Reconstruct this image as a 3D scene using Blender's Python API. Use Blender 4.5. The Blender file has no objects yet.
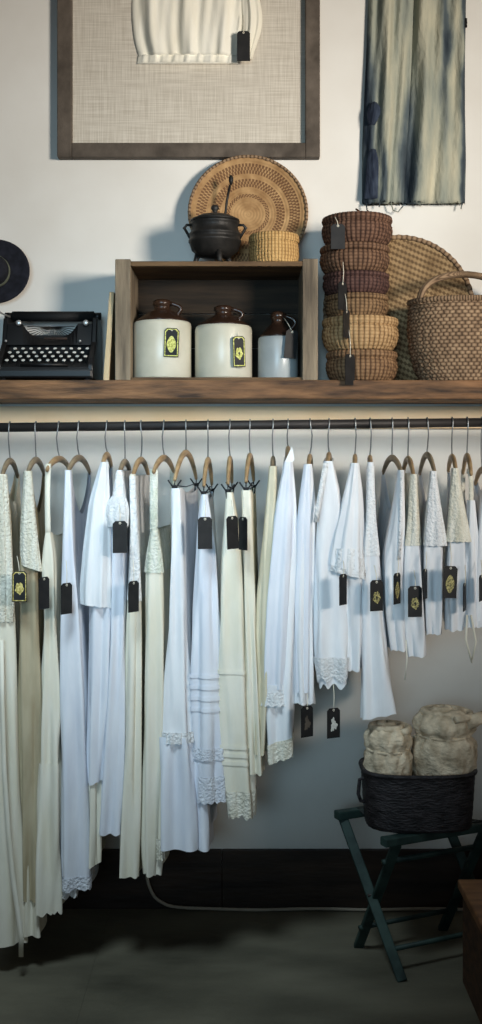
import bpy, bmesh, math, random
import numpy as np
from mathutils import Vector, Matrix
random.seed(7)
PI = math.pi
C = bpy.context.scene.collection
# ------------------------------------------------------------------ camera model
F, D, H, HY, CX = 1110.0, 3.8, 1.523, 462.0, 241.0
def P(px, py, y):                       # pixel -> point on the plane at depth y (wall is y=0)
    d = (y + D) / F
    return Vector(((px - CX) * d, y, H - (py - HY) * d))
def X(px, y): return (px - CX) * (y + D) / F
def Z(py, y): return H - (py - HY) * (y + D) / F

# ------------------------------------------------------------------ materials
def nd(nt, t, **kw):
    n = nt.nodes.new(t)
    for k, v in kw.items(): setattr(n, k, v)
    return n
def mth(nt, op, a, b=None):
    n = nd(nt, 'ShaderNodeMath', operation=op)
    for i, v in enumerate((a, b)):
        if v is None: continue
        if isinstance(v, (int, float)): n.inputs[i].default_value = v
        else: nt.links.new(v, n.inputs[i])
    return n.outputs[0]
def lin(c): return tuple((x / 12.92 if x <= .04045 else ((x + .055) / 1.055) ** 2.4) for x in c)
def rgb(r, g, b): return (*lin((r / 255, g / 255, b / 255)), 1)
MATS = {}
def mat(name, col, col2=None, rough=.7, scale=(1, 1, 1), ns=8., detail=4., lo=.35, hi=.65, bump=.0, bs=40., bscale=None,
        metal=0., spec=.3, transl=0., col3=None):
    if name in MATS: return MATS[name]
    m = bpy.data.materials.new(name); m.use_nodes = True; nt = m.node_tree; MATS[name] = m
    p = nt.nodes['Principled BSDF']; out = nt.nodes['Material Output']
    p.inputs['Roughness'].default_value = rough; p.inputs['Metallic'].default_value = metal
    p.inputs['Specular IOR Level'].default_value = spec
    tc = nd(nt, 'ShaderNodeTexCoord'); mp = nd(nt, 'ShaderNodeMapping'); mp.inputs['Scale'].default_value = scale
    nt.links.new(tc.outputs['Object'], mp.inputs['Vector'])
    no = nd(nt, 'ShaderNodeTexNoise'); no.inputs['Scale'].default_value = ns; no.inputs['Detail'].default_value = detail
    nt.links.new(mp.outputs[0], no.inputs['Vector'])
    cr = nd(nt, 'ShaderNodeValToRGB'); e = cr.color_ramp.elements
    e[0].position = lo; e[1].position = hi; e[0].color = col; e[1].color = col2 or col
    if col3:
        x = e.new((lo + hi) / 2); x.color = col3
    nt.links.new(no.outputs['Fac'], cr.inputs[0]); nt.links.new(cr.outputs[0], p.inputs['Base Color'])
    if bump:
        mp2 = nd(nt, 'ShaderNodeMapping'); mp2.inputs['Scale'].default_value = bscale or scale
        nt.links.new(tc.outputs['Object'], mp2.inputs['Vector'])
        n2 = nd(nt, 'ShaderNodeTexNoise'); n2.inputs['Scale'].default_value = bs; n2.inputs['Detail'].default_value = 4
        nt.links.new(mp2.outputs[0], n2.inputs['Vector'])
        b = nd(nt, 'ShaderNodeBump'); b.inputs['Strength'].default_value = bump; b.inputs['Distance'].default_value = .01
        nt.links.new(n2.outputs['Fac'], b.inputs['Height']); nt.links.new(b.outputs[0], p.inputs['Normal'])
    if transl:
        t = nd(nt, 'ShaderNodeBsdfTranslucent'); nt.links.new(cr.outputs[0], t.inputs['Color'])
        mx = nd(nt, 'ShaderNodeMixShader'); mx.inputs[0].default_value = transl
        nt.links.new(p.outputs[0], mx.inputs[1]); nt.links.new(t.outputs[0], mx.inputs[2]); nt.links.new(mx.outputs[0], out.inputs[0])
    return m
def cloth(name, c1, c2, transl=.06, lace=False):
    return mat(name, c1, c2, rough=.9, scale=(1, 1, .25), ns=22 if not lace else 55, bump=.6 if not lace else .8,
               bs=20 if not lace else 130, bscale=(1, 1, .22) if not lace else (1, 1, 1), spec=.1, transl=transl)
M_WALL = mat('plaster', rgb(218, 214, 206), rgb(230, 228, 222), ns=2.2, detail=6, rough=.9, bump=.12, bs=9, spec=.1)
M_FLOOR = mat('dark_floor', rgb(70, 68, 58), rgb(120, 116, 100), ns=1.7, detail=9, lo=.3, hi=.72, rough=.55, bump=.15, bs=30, spec=.25, scale=(1, 2.2, 1))
M_BASE = mat('dark_board', rgb(34, 28, 25), rgb(58, 46, 38), scale=(.5, 1, 3), ns=6, rough=.5, bump=.2, bs=20)
M_CREAMBOARD = mat('cream_board', rgb(246, 212, 168), rgb(250, 222, 184), ns=5, rough=.8)
M_SHELF = mat('shelf_wood', rgb(52, 38, 28), rgb(146, 106, 72), scale=(1.2, 3, 9), ns=5, detail=7, lo=.3, hi=.7, rough=.65, bump=.5, bs=14)
M_CRATE = mat('crate_wood', rgb(84, 74, 62), rgb(150, 134, 112), scale=(6, 3, .7), ns=6, detail=7, lo=.3, hi=.7, rough=.75, bump=.5, bs=12)
M_CRATEH = mat('crate_plank', rgb(70, 52, 36), rgb(118, 92, 64), scale=(.7, 3, 8), ns=6, detail=7, lo=.3, hi=.7, rough=.75, bump=.4, bs=12)
M_FRAME = mat('frame_wood', rgb(66, 58, 50), rgb(100, 90, 80), scale=(1, 1, 1), ns=14, detail=7, lo=.3, hi=.7, rough=.7, bump=.4, bs=30)
M_PALEWOOD = mat('pale_wood', rgb(172, 150, 116), rgb(198, 176, 140), scale=(5, 5, .7), ns=7, rough=.7, bump=.2)
M_HANGER = mat('hanger_wood', rgb(150, 122, 88), rgb(188, 158, 118), scale=(4, 1, 4), ns=10, rough=.45)
M_HANGERD = mat('hanger_wood_grey', rgb(128, 112, 90), rgb(160, 142, 116), scale=(4, 1, 4), ns=10, rough=.5)
M_WIRE = mat('wire', rgb(120, 122, 122), rgb(150, 150, 150), rough=.35, metal=.8)
M_BLACKWIRE = mat('black_wire', rgb(28, 28, 30), rgb(44, 44, 46), rough=.45, metal=.3)
M_ROD = mat('rod_steel', rgb(40, 38, 38), rgb(60, 56, 54), scale=(1, 4, 4), ns=6, rough=.5, metal=.3)
M_TAG = mat('tag_card', rgb(22, 22, 23), rgb(34, 33, 33), ns=30, rough=.6)
M_STRING = mat('string', rgb(214, 206, 186), rgb(226, 218, 200), ns=60, rough=.9)
M_GOLD = mat('emblem_gold', rgb(60, 56, 40), rgb(196, 184, 120), ns=210, rough=.6)
M_LIME = mat('emblem_lime', rgb(150, 150, 60), rgb(232, 230, 140), ns=180, rough=.6)
M_GOLDB = mat('emblem_bright_gold', rgb(150, 130, 60), rgb(232, 216, 140), ns=150, rough=.6)
M_EMW = mat('emblem_white', rgb(190, 190, 182), rgb(216, 216, 208), ns=120, rough=.6)
M_IRON = mat('cast_iron', rgb(30, 29, 28), rgb(50, 47, 44), ns=20, rough=.5, bump=.2, bs=60, metal=.2)
M_BLACK = mat('black_enamel', rgb(13, 13, 14), rgb(22, 22, 23), ns=10, rough=.42, spec=.3)
M_BLACKM = mat('black_matte', rgb(14, 14, 15), rgb(24, 24, 25), ns=10, rough=.7)
M_KEY = mat('key_face', rgb(196, 194, 186), rgb(214, 212, 204), ns=30, rough=.4)
M_CHROME = mat('nickel', rgb(190, 190, 190), rgb(210, 210, 208), ns=20, rough=.3, metal=.7)
M_CREAMGL = mat('cream_glaze', rgb(196, 191, 172), rgb(212, 207, 190), ns=9, rough=.3, spec=.5)
M_GREYGL = mat('grey_glaze', rgb(146, 154, 156), rgb(170, 176, 176), ns=9, rough=.3, spec=.5)
M_BROWNGL = mat('brown_glaze', rgb(38, 26, 20), rgb(62, 42, 30), ns=9, rough=.25, spec=.5)
M_HAT = mat('hat_felt', rgb(24, 25, 32), rgb(36, 37, 46), ns=40, rough=.95, bump=.2, bs=120)
M_HATBAND = mat('hat_band', rgb(92, 96, 82), rgb(112, 116, 100), ns=60, rough=.8)
M_STOOL = mat('green_paint', rgb(24, 40, 38), rgb(52, 72, 67), ns=14, detail=7, rough=.55, bump=.15, bs=40)
M_CANVAS = mat('dark_canvas', rgb(40, 44, 44), rgb(54, 58, 56), ns=50, rough=.9)
M_LEATHER = mat('dark_leather', rgb(26, 24, 26), rgb(52, 48, 50), scale=(1, 1, 3), ns=24, rough=.5, bump=.7, bs=60)
M_ROLL = mat('roll_linen', rgb(160, 144, 120), rgb(234, 216, 188), ns=26, detail=7, lo=.3, hi=.68, rough=.95, bump=.9, bs=45, bscale=(1, 1, 1.6))
M_CHEST = mat('chest_wood', rgb(58, 42, 32), rgb(92, 66, 48), scale=(.7, 3, 6), ns=8, rough=.6, bump=.3)
M_CABLE = mat('cable_grey', rgb(150, 142, 128), rgb(170, 160, 144), ns=10, rough=.6)
M_IVORY = cloth('ivory_cotton', rgb(238, 233, 216), rgb(246, 243, 230))
# garment cloths
M_WHITE = cloth('white_cotton', rgb(230, 231, 234), rgb(244, 245, 247))
M_BLUEW = cloth('cool_white_cotton', rgb(222, 226, 236), rgb(234, 237, 244))
M_CREAM = cloth('cream_cotton', rgb(232, 226, 206), rgb(240, 235, 220))
M_CREAMD = cloth('warm_cream_cotton', rgb(206, 196, 168), rgb(224, 216, 192))
M_BEIGE = cloth('beige_linen', rgb(172, 158, 130), rgb(194, 182, 154))
M_LACE = cloth('white_lace', rgb(226, 226, 226), rgb(246, 246, 246), lace=True)
M_LACEC = cloth('cream_lace', rgb(216, 211, 192), rgb(242, 238, 224), lace=True)
M_LACEG = cloth('green_cream_lace', rgb(204, 208, 188), rgb(236, 236, 224), lace=True)
M_LACEB = cloth('cool_lace', rgb(214, 217, 226), rgb(234, 238, 245), lace=True)

def wicker(name, c1, c2, c3, n=44, k=90., rw=.5, ysq=1.):
    m = bpy.data.materials.new(name); m.use_nodes = True; nt = m.node_tree
    p = nt.nodes['Principled BSDF']; p.inputs['Roughness'].default_value = .75; p.inputs['Specular IOR Level'].default_value = .2
    tc = nd(nt, 'ShaderNodeTexCoord'); sp = nd(nt, 'ShaderNodeSeparateXYZ'); nt.links.new(tc.outputs['Object'], sp.inputs[0])
    a = mth(nt, 'ARCTAN2', mth(nt, 'DIVIDE', sp.outputs[1], ysq), sp.outputs[0]); zk = mth(nt, 'MULTIPLY', sp.outputs[2], k)
    row = mth(nt, 'FLOOR', zk)
    rib = mth(nt, 'POWER', mth(nt, 'ABSOLUTE', mth(nt, 'SINE', mth(nt, 'ADD', mth(nt, 'MULTIPLY', a, n / 2), mth(nt, 'MULTIPLY', row, PI / 2 * (1 if rw > .6 else 0))))), .6)
    rw_ = mth(nt, 'POWER', mth(nt, 'ABSOLUTE', mth(nt, 'SINE', mth(nt, 'MULTIPLY', zk, PI))), .6)
    h = mth(nt, 'MULTIPLY', rib, mth(nt, 'ADD', mth(nt, 'MULTIPLY', rw_, rw), 1 - rw))
    no = nd(nt, 'ShaderNodeTexNoise'); no.inputs['Scale'].default_value = 40; no.inputs['Detail'].default_value = 4
    nt.links.new(tc.outputs['Object'], no.inputs['Vector'])
    v = mth(nt, 'ADD', mth(nt, 'MULTIPLY', h, .75), mth(nt, 'MULTIPLY', mth(nt, 'SUBTRACT', no.outputs['Fac'], .4), .8))
    cr = nd(nt, 'ShaderNodeValToRGB'); e = cr.color_ramp.elements; e[0].position = .1; e[1].position = .95; e[0].color = c1; e[1].color = c3
    q = e.new(.5); q.color = c2
    nt.links.new(v, cr.inputs[0]); nt.links.new(cr.outputs[0], p.inputs['Base Color'])
    b = nd(nt, 'ShaderNodeBump'); b.inputs['Strength'].default_value = .7; b.inputs['Distance'].default_value = .004
    nt.links.new(h, b.inputs['Height']); nt.links.new(b.outputs[0], p.inputs['Normal'])
    return m
W_RED = wicker('reddish_wicker', rgb(40, 27, 21), rgb(82, 58, 46), rgb(122, 92, 74))
W_RED2 = wicker('russet_wicker', rgb(44, 30, 23), rgb(88, 64, 48), rgb(130, 100, 78))
W_PURP = wicker('plum_wicker', rgb(36, 25, 24), rgb(70, 48, 44), rgb(98, 72, 64))
W_TAN = wicker('tan_wicker', rgb(56, 40, 28), rgb(106, 82, 58), rgb(146, 116, 84))
W_LIGHT = wicker('light_wicker', rgb(94, 70, 46), rgb(156, 124, 86), rgb(190, 156, 114))
W_ORANGE = wicker('amber_wicker', rgb(62, 43, 30), rgb(112, 84, 60), rgb(152, 120, 88))
W_BASK = wicker('brown_wicker', rgb(74, 58, 44), rgb(122, 98, 76), rgb(176, 148, 118), n=60, k=85., rw=.7, ysq=.62)
W_RIM = wicker('rim_wicker', rgb(74, 58, 44), rgb(122, 98, 76), rgb(160, 134, 106), n=90, rw=.1)
W_STRAW = wicker('straw_wicker', rgb(120, 88, 52), rgb(178, 140, 88), rgb(206, 168, 112))

# radial pattern for the coiled plate, diagonal twill for the flat tray (object space x,z of the disc)
def disc_mat(name, kind):
    m = bpy.data.materials.new(name); m.use_nodes = True; nt = m.node_tree
    p = nt.nodes['Principled BSDF']; p.inputs['Roughness'].default_value = .8; p.inputs['Specular IOR Level'].default_value = .15
    tc = nd(nt, 'ShaderNodeTexCoord'); sp = nd(nt, 'ShaderNodeSeparateXYZ'); nt.links.new(tc.outputs['Object'], sp.inputs[0])
    x, y = sp.outputs[0], sp.outputs[1]
    if kind == 'coil':
        r = mth(nt, 'SQRT', mth(nt, 'ADD', mth(nt, 'MULTIPLY', x, x), mth(nt, 'MULTIPLY', y, y)))
        a = mth(nt, 'ARCTAN2', y, x)
        def ring(r0, w, n):
            band = mth(nt, 'LESS_THAN', mth(nt, 'ABSOLUTE', mth(nt, 'SUBTRACT', r, r0)), w)
            step = mth(nt, 'FLOOR', mth(nt, 'DIVIDE', mth(nt, 'SUBTRACT', r, r0 - w), w * .67))
            s = mth(nt, 'SINE', mth(nt, 'ADD', mth(nt, 'MULTIPLY', a, n), mth(nt, 'MULTIPLY', step, 2.4)))
            return mth(nt, 'MULTIPLY', band, mth(nt, 'GREATER_THAN', s, -.35))
        pat = mth(nt, 'ADD', ring(.158, .017, 92), ring(.110, .014, 64))
        pat = mth(nt, 'MINIMUM', mth(nt, 'ADD', pat, ring(.066, .006, 40)), 1.0)
        lines = mth(nt, 'MULTIPLY', mth(nt, 'SINE', mth(nt, 'MULTIPLY', r, 620)), .5)
    else:
        u = mth(nt, 'ADD', mth(nt, 'MULTIPLY', x, .80), mth(nt, 'MULTIPLY', y, .60)); v = mth(nt, 'SUBTRACT', mth(nt, 'MULTIPLY', y, .80), mth(nt, 'MULTIPLY', x, .60))
        row = mth(nt, 'FLOOR', mth(nt, 'MULTIPLY', v, 80))
        s = mth(nt, 'SINE', mth(nt, 'ADD', mth(nt, 'MULTIPLY', u, 300), mth(nt, 'MULTIPLY', row, 2.1)))
        pat = mth(nt, 'GREATER_THAN', s, .2)
        lines = mth(nt, 'MULTIPLY', mth(nt, 'SINE', mth(nt, 'MULTIPLY', v, 502)), .5)
    no = nd(nt, 'ShaderNodeTexNoise'); no.inputs['Scale'].default_value = 22; no.inputs['Detail'].default_value = 5
    nt.links.new(tc.outputs['Object'], no.inputs['Vector'])
    cr = nd(nt, 'ShaderNodeValToRGB'); e = cr.color_ramp.elements; e[0].position = .3; e[1].position = .7
    if kind == 'coil': e[0].color = rgb(140, 106, 70); e[1].color = rgb(186, 150, 106); dk = rgb(92, 62, 44)
    else: e[0].color = rgb(126, 102, 72); e[1].color = rgb(174, 146, 108); dk = rgb(84, 64, 44)
    nt.links.new(no.outputs['Fac'], cr.inputs[0])
    mx = nd(nt, 'ShaderNodeMix', data_type='RGBA'); mx.inputs[7].default_value = dk
    nt.links.new(mth(nt, 'MULTIPLY', pat, .8), mx.inputs[0]); nt.links.new(cr.outputs[0], mx.inputs[6]); nt.links.new(mx.outputs[2], p.inputs['Base Color'])
    b = nd(nt, 'ShaderNodeBump'); b.inputs['Strength'].default_value = .25; b.inputs['Distance'].default_value = .004
    nt.links.new(lines, b.inputs['Height']); nt.links.new(b.outputs[0], p.inputs['Normal'])
    return m
M_COIL = disc_mat('coiled_straw', 'coil'); M_TWILL = disc_mat('twill_cane', 'twill')

def burlap():
    m = bpy.data.materials.new('burlap'); m.use_nodes = True; nt = m.node_tree
    p = nt.nodes['Principled BSDF']; p.inputs['Roughness'].default_value = .95; p.inputs['Specular IOR Level'].default_value = .05
    tc = nd(nt, 'ShaderNodeTexCoord'); outs = []
    for sc in ((260, 1, 8), (8, 1, 260)):
        mp = nd(nt, 'ShaderNodeMapping'); mp.inputs['Scale'].default_value = sc; nt.links.new(tc.outputs['Object'], mp.inputs[0])
        no = nd(nt, 'ShaderNodeTexNoise'); no.inputs['Scale'].default_value = 1; no.inputs['Detail'].default_value = 2
        nt.links.new(mp.outputs[0], no.inputs['Vector']); outs.append(no.outputs['Fac'])
    s = mth(nt, 'MULTIPLY', mth(nt, 'ADD', outs[0], outs[1]), .5)
    cr = nd(nt, 'ShaderNodeValToRGB'); e = cr.color_ramp.elements; e[0].position = .36; e[1].position = .62
    e[0].color = rgb(184, 176, 162); e[1].color = rgb(212, 205, 192); nt.links.new(s, cr.inputs[0]); nt.links.new(cr.outputs[0], p.inputs['Base Color'])
    b = nd(nt, 'ShaderNodeBump'); b.inputs['Strength'].default_value = .4; b.inputs['Distance'].default_value = .003
    nt.links.new(s, b.inputs['Height']); nt.links.new(b.outputs[0], p.inputs['Normal'])
    return m
M_BURLAP = burlap()
def denim():
    m = bpy.data.materials.new('faded_denim'); m.use_nodes = True; nt = m.node_tree
    p = nt.nodes['Principled BSDF']; p.inputs['Roughness'].default_value = .95; p.inputs['Specular IOR Level'].default_value = .05
    tc = nd(nt, 'ShaderNodeTexCoord'); sp = nd(nt, 'ShaderNodeSeparateXYZ'); nt.links.new(tc.outputs['Object'], sp.inputs[0])
    def noise(sc, ns, det=6):
        mp = nd(nt, 'ShaderNodeMapping'); mp.inputs['Scale'].default_value = sc; nt.links.new(tc.outputs['Object'], mp.inputs[0])
        no = nd(nt, 'ShaderNodeTexNoise'); no.inputs['Scale'].default_value = ns; no.inputs['Detail'].default_value = det
        nt.links.new(mp.outputs[0], no.inputs['Vector']); return no.outputs['Fac']
    wob = mth(nt, 'MULTIPLY', mth(nt, 'SUBTRACT', noise((1, 1, .6), 5), .5), .09)
    x = mth(nt, 'ADD', sp.outputs[0], wob); z = sp.outputs[2]
    def band(x0, w, z0=None, zs=1):        # darker vertical bands at edges and folds, some weakening with height
        d = mth(nt, 'DIVIDE', mth(nt, 'SUBTRACT', x, x0), w); g = mth(nt, 'POWER', 2.718, mth(nt, 'MULTIPLY', mth(nt, 'MULTIPLY', d, d), -1.0))
        if z0 is not None:
            t = nd(nt, 'ShaderNodeMapRange'); t.inputs['From Min'].default_value = z0; t.inputs['From Max'].default_value = z0 + .22 * zs
            t.inputs['To Min'].default_value = 1; t.inputs['To Max'].default_value = .15; nt.links.new(z, t.inputs[0]); g = mth(nt, 'MULTIPLY', g, t.outputs[0])
        return g
    dk = band(-.160, .030)
    for b in ((-.012, .034, .20), (.117, .020, .55, -1), (-.105, .014, .12), (.178, .012)): dk = mth(nt, 'ADD', dk, mth(nt, 'MULTIPLY', band(*b), .8))
    v = mth(nt, 'SUBTRACT', mth(nt, 'ADD', mth(nt, 'MULTIPLY', noise((2.6, 1, .45), 9, 8), .9), .23), mth(nt, 'MULTIPLY', dk, .62))
    cr = nd(nt, 'ShaderNodeValToRGB'); e = cr.color_ramp.elements; e[0].position = .08; e[1].position = .86
    e[0].color = rgb(40, 48, 58); e[1].color = rgb(190, 185, 162)
    for q, c in ((.34, rgb(84, 94, 98)), (.58, rgb(146, 150, 138))): k = e.new(q); k.color = c
    nt.links.new(v, cr.inputs[0]); nt.links.new(cr.outputs[0], p.inputs['Base Color'])
    b = nd(nt, 'ShaderNodeBump'); b.inputs['Strength'].default_value = .5; b.inputs['Distance'].default_value = .01
    nt.links.new(noise((2, 1, .6), 50), b.inputs['Height']); nt.links.new(b.outputs[0], p.inputs['Normal'])
    return m
M_DENIM = denim()
M_DENIMD = mat('indigo_denim', rgb(30, 38, 54), rgb(58, 68, 84), ns=30, scale=(2, 1, .6), rough=.95, bump=.5, bs=60)

# ------------------------------------------------------------------ mesh helpers
class MB:
    def __init__(s): s.v = []; s.f = []; s.fm = []; s.m = 0
    def add(s, vs, fs):
        o = len(s.v); s.v += [tuple(v) for v in vs]
        for f in fs: s.f.append([i + o for i in f]); s.fm.append(s.m)
        return s
    def box(s, c, d, rot=None):
        c = Vector(c); vs = []
        for i in range(8):
            p = Vector(((.5 if i & 1 else -.5) * d[0], (.5 if i & 2 else -.5) * d[1], (.5 if i & 4 else -.5) * d[2]))
            if rot: p = rot @ p
            vs.append(c + p)
        return s.add(vs, [(0, 2, 3, 1), (4, 5, 7, 6), (0, 1, 5, 4), (2, 6, 7, 3), (0, 4, 6, 2), (1, 3, 7, 5)])
    def loft(s, rings, closed=True, cap0=False, cap1=False):
        n = len(rings[0]); vs = [p for r in rings for p in r]; fs = []
        for i in range(len(rings) - 1):
            for j in range(n if closed else n - 1):
                k = (j + 1) % n
                fs.append((i * n + j, i * n + k, (i + 1) * n + k, (i + 1) * n + j))
        if cap0: fs.append(tuple(range(n))[::-1])
        if cap1: fs.append(tuple((len(rings) - 1) * n + j for j in range(n)))
        return s.add(vs, fs)
    def tube(s, pts, r, n=8, cap=True, sq=None):
        pts = [Vector(p) for p in pts]; rings = []
        prev = None
        for i, p in enumerate(pts):
            t = (pts[min(i + 1, len(pts) - 1)] - pts[max(i - 1, 0)]).normalized()
            if prev is None:
                a = t.orthogonal().normalized() if abs(t.x) > .95 else t.cross(Vector((1, 0, 0))).normalized()
            else: a = (prev - t * prev.dot(t)).normalized()
            prev = a; b = t.cross(a); rr = r[i] if isinstance(r, (list, tuple)) else r
            if sq:   # rectangular section: half sizes along a and b
                rings.append([p + a * sq[0] * x + b * sq[1] * y for x, y in ((-1, -1), (1, -1), (1, 1), (-1, 1))])
            else:
                rings.append([p + a * rr * math.cos(2 * PI * j / n) + b * rr * math.sin(2 * PI * j / n) for j in range(n)])
        return s.loft(rings, True, cap, cap)
    def lathe(s, prof, c=(0, 0, 0), n=48, fn=None, cap0=True, cap1=True):
        c = Vector(c); rings = []
        for i, (r, z) in enumerate(prof):
            ring = []
            for j in range(n):
                a = 2 * PI * j / n; rr, zz = (r, z) if fn is None else fn(r, z, a, i)
                ring.append(c + Vector((rr * math.cos(a), rr * math.sin(a), zz)))
            rings.append(ring)
        return s.loft(rings, True, cap0, cap1)
    def xf(s, M): s.v = [tuple(M @ Vector(v)) for v in s.v]; return s
    def build(s, name, mats, parent=None, origin=None, smooth=True, bevel=0, sharp=None):
        o3 = Vector(origin) if origin is not None else (Vector(parent['_o']) if parent is not None and '_o' in parent else Vector((0, 0, 0)))
        me = bpy.data.meshes.new(name)
        me.from_pydata([tuple(Vector(v) - o3) for v in s.v], [], s.f)
        bm = bmesh.new(); bm.from_mesh(me); bmesh.ops.recalc_face_normals(bm, faces=bm.faces)
        bm.to_mesh(me); bm.free()
        for m in (mats if isinstance(mats, (list, tuple)) else [mats]): me.materials.append(m)
        for i, p in enumerate(me.polygons):
            p.use_smooth = smooth
            if i < len(s.fm): p.material_index = s.fm[i]
        o = bpy.data.objects.new(name, me); C.objects.link(o)
        if parent is not None:
            o.parent = parent
            if '_o' not in parent or origin is not None and parent.get('_o') is not None:
                pass
        else: o.location = o3
        o['_o'] = tuple(o3)
        if bevel:
            b = o.modifiers.new('bevel', 'BEVEL'); b.width = bevel; b.segments = 2; b.limit_method = 'ANGLE'; b.angle_limit = .7
        return o
def empty(name, loc):
    o = bpy.data.objects.new(name, None); C.objects.link(o); o.location = loc; o.empty_display_size = .02
    o['_o'] = tuple(loc); return o
def tag(o, label=None, cat=None, group=None, kind=None):
    if label: o['label'] = label
    if cat: o['category'] = cat
    if group: o['group'] = group
    if kind: o['kind'] = kind
    return o

# ------------------------------------------------------------------ setting
tag(MB().box((0, .05, 1.8), (5, .1, 3.6)).build('wall_back', M_WALL, smooth=False), kind='structure')
fm = MB()
for i in range(3):
    for j in range(4):
        fm.box((-2.5 + .03 + 1.35 * i + (.3 if j % 2 else 0), -.46 - .92 * j, -.05), (1.346, .917, .1))
fm.box((0, -2.2, -.0515), (6.2, 4.6, .1))
tag(fm.build('floor', M_FLOOR, smooth=False), kind='structure')
jx = X(222, -.02)
tag(MB().box(((jx - 2.5) / 2 - .0003, -.009, .1), (jx + 2.5 - .0004, .018, .2)).box(((jx + 2.5) / 2 + .0003, -.009, .1), (2.5 - jx - .0004, .018, .2))
    .build('baseboard_back', M_BASE, smooth=False, bevel=.002), kind='structure')
tag(MB().box((0, -.012, 1.675), (2.9, .024, .075)).build('trim_1', M_CREAMBOARD, smooth=False, bevel=.002), kind='structure')

# ------------------------------------------------------------------ shelf and rail
SH = 1.782
shelf = MB().box((0, -.155, 1.7515), (2.9, .29, .060))
for x in (-1.35, 1.35):
    shelf.box((x, -.13, 1.69), (.04, .26, .05))
shelf = shelf.build('wall_shelf', M_SHELF, origin=(0, 0, 1.747), smooth=False, bevel=.004)
tag(shelf, 'long worn brown plank shelf fixed to the wall above the clothes rail', 'shelf')
RY = -.30
rod = empty('clothes_rail', (0, RY, 1.637))
zl, zr = Z(427.5, RY), Z(422.5, RY)
slope = (zr - zl) / (X(482, RY) - X(0, RY)); zmid = zl - slope * X(0, RY)
def rodz(x): return zmid + slope * x
MB().tube([(-1.2, RY, rodz(-1.2)), (1.2, RY, rodz(1.2))], .0145, 16).build('pipe', M_ROD, rod)
for x in (-1.19, 1.19):
    MB().tube([(x, RY, rodz(x)), (x, -.004, rodz(x))], .012, 12).tube([(x, -.012, rodz(x)), (x, 0, rodz(x))], .035, 20).build('bracket', M_ROD, rod)
tag(rod, 'dark steel pipe rail running under the shelf with clothes hung on it', 'clothes rail')

# ------------------------------------------------------------------ hang tags
def emblem(mb, c, ax, az, w, h, kind):
    n = 40; vs = [c]
    for i in range(n):
        a = 2 * PI * i / n
        if kind == 'rose': k = .92 + .09 * math.cos(5 * a + 1) + .06 * math.cos(9 * a)
        elif kind == 'scroll': k = .75 + .2 * math.cos(3 * a + .6) + .12 * math.cos(8 * a)
        else: k = 1 + .06 * math.cos(4 * a)
        vs.append(c + ax * (w * k * math.cos(a)) + az * (h * k * math.sin(a)))
    mb.add(vs, [(0, i + 1, (i + 1) % n + 1) for i in range(n)])
def hangtag(rect, y, top, label, em=None, em_m=None, border=False, group='black hang tags on the clothes', full=14.5, name='hang_tag', roll=0., yawsign=1):
    x0, y0, x1, y1 = rect
    c = P((x0 + x1) / 2, (y0 + y1) / 2, y); s = (y + D) / F
    w, h = max(full, x1 - x0) * s, (y1 - y0) * s
    yaw = yawsign * math.acos(min(1, (x1 - x0 + .3) / max(full, x1 - x0)))
    ax = Vector((math.cos(yaw), math.sin(yaw), 0)); az = Vector((0, 0, 1)); nrm = ax.cross(az)   # faces -y
    if roll:
        ax, az = ax * math.cos(roll) + az * math.sin(roll), az * math.cos(roll) - ax * math.sin(roll)
    root = empty(name, c)
    R = Matrix((ax, -nrm, az)).transposed()
    k = .18 * w
    out = [(-w / 2, -h / 2), (w / 2, -h / 2), (w / 2, h / 2 - k), (w / 2 - k, h / 2), (-w / 2 + k, h / 2), (-w / 2, h / 2 - k)]
    mb = MB(); fr = [c + ax * a + az * b + nrm * .0008 for a, b in out]; bk = [p - nrm * .0016 for p in fr]
    mb.loft([fr, bk], True, True, True)
    card = mb.build('card', M_TAG, root, smooth=False)
    eye = c + az * (h / 2 - .006) + nrm * .0012
    mb = MB(); n = 14
    mb.loft([[eye + ax * r * math.cos(2 * PI * i / n) + az * r * math.sin(2 * PI * i / n) for i in range(n)] for r in (.0022, .0036)])
    mb.build('eyelet', M_STRING, card)
    T = Vector(top)
    mid = (eye + T) / 2 + Vector((.002, -.002, 0))
    MB().tube([eye, mid, T], .0011, 6).build('string', M_STRING, root)
    if border:
        mb = MB(); o2 = [(a * .9, b * .94) for a, b in out]; o3 = [(a * .78, b * .88) for a, b in out]
        mb.loft([[c + ax * a + az * b + nrm * .0013 for a, b in o2], [c + ax * a + az * b + nrm * .0013 for a, b in o3]])
        mb.build('border', em_m, card, smooth=False)
    if em:
        mb = MB(); emblem(mb, c - az * h * .06 + nrm * .0015, ax, az, w * .3, h * (.2 if em == 'rose' else .27), em)
        emb = mb.build('emblem', em_m, card, smooth=False)
        if em == 'rose' and em_m is not M_GOLDB:     # darker petals ring
            mb = MB(); emblem(mb, c - az * h * .06 + nrm * .002, ax, az, w * .07, h * .05, 'oval'); mb.build('emblem_center', M_TAG, emb if False else card, smooth=False)
    tag(root, label, 'tag', group)
    return root

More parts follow.
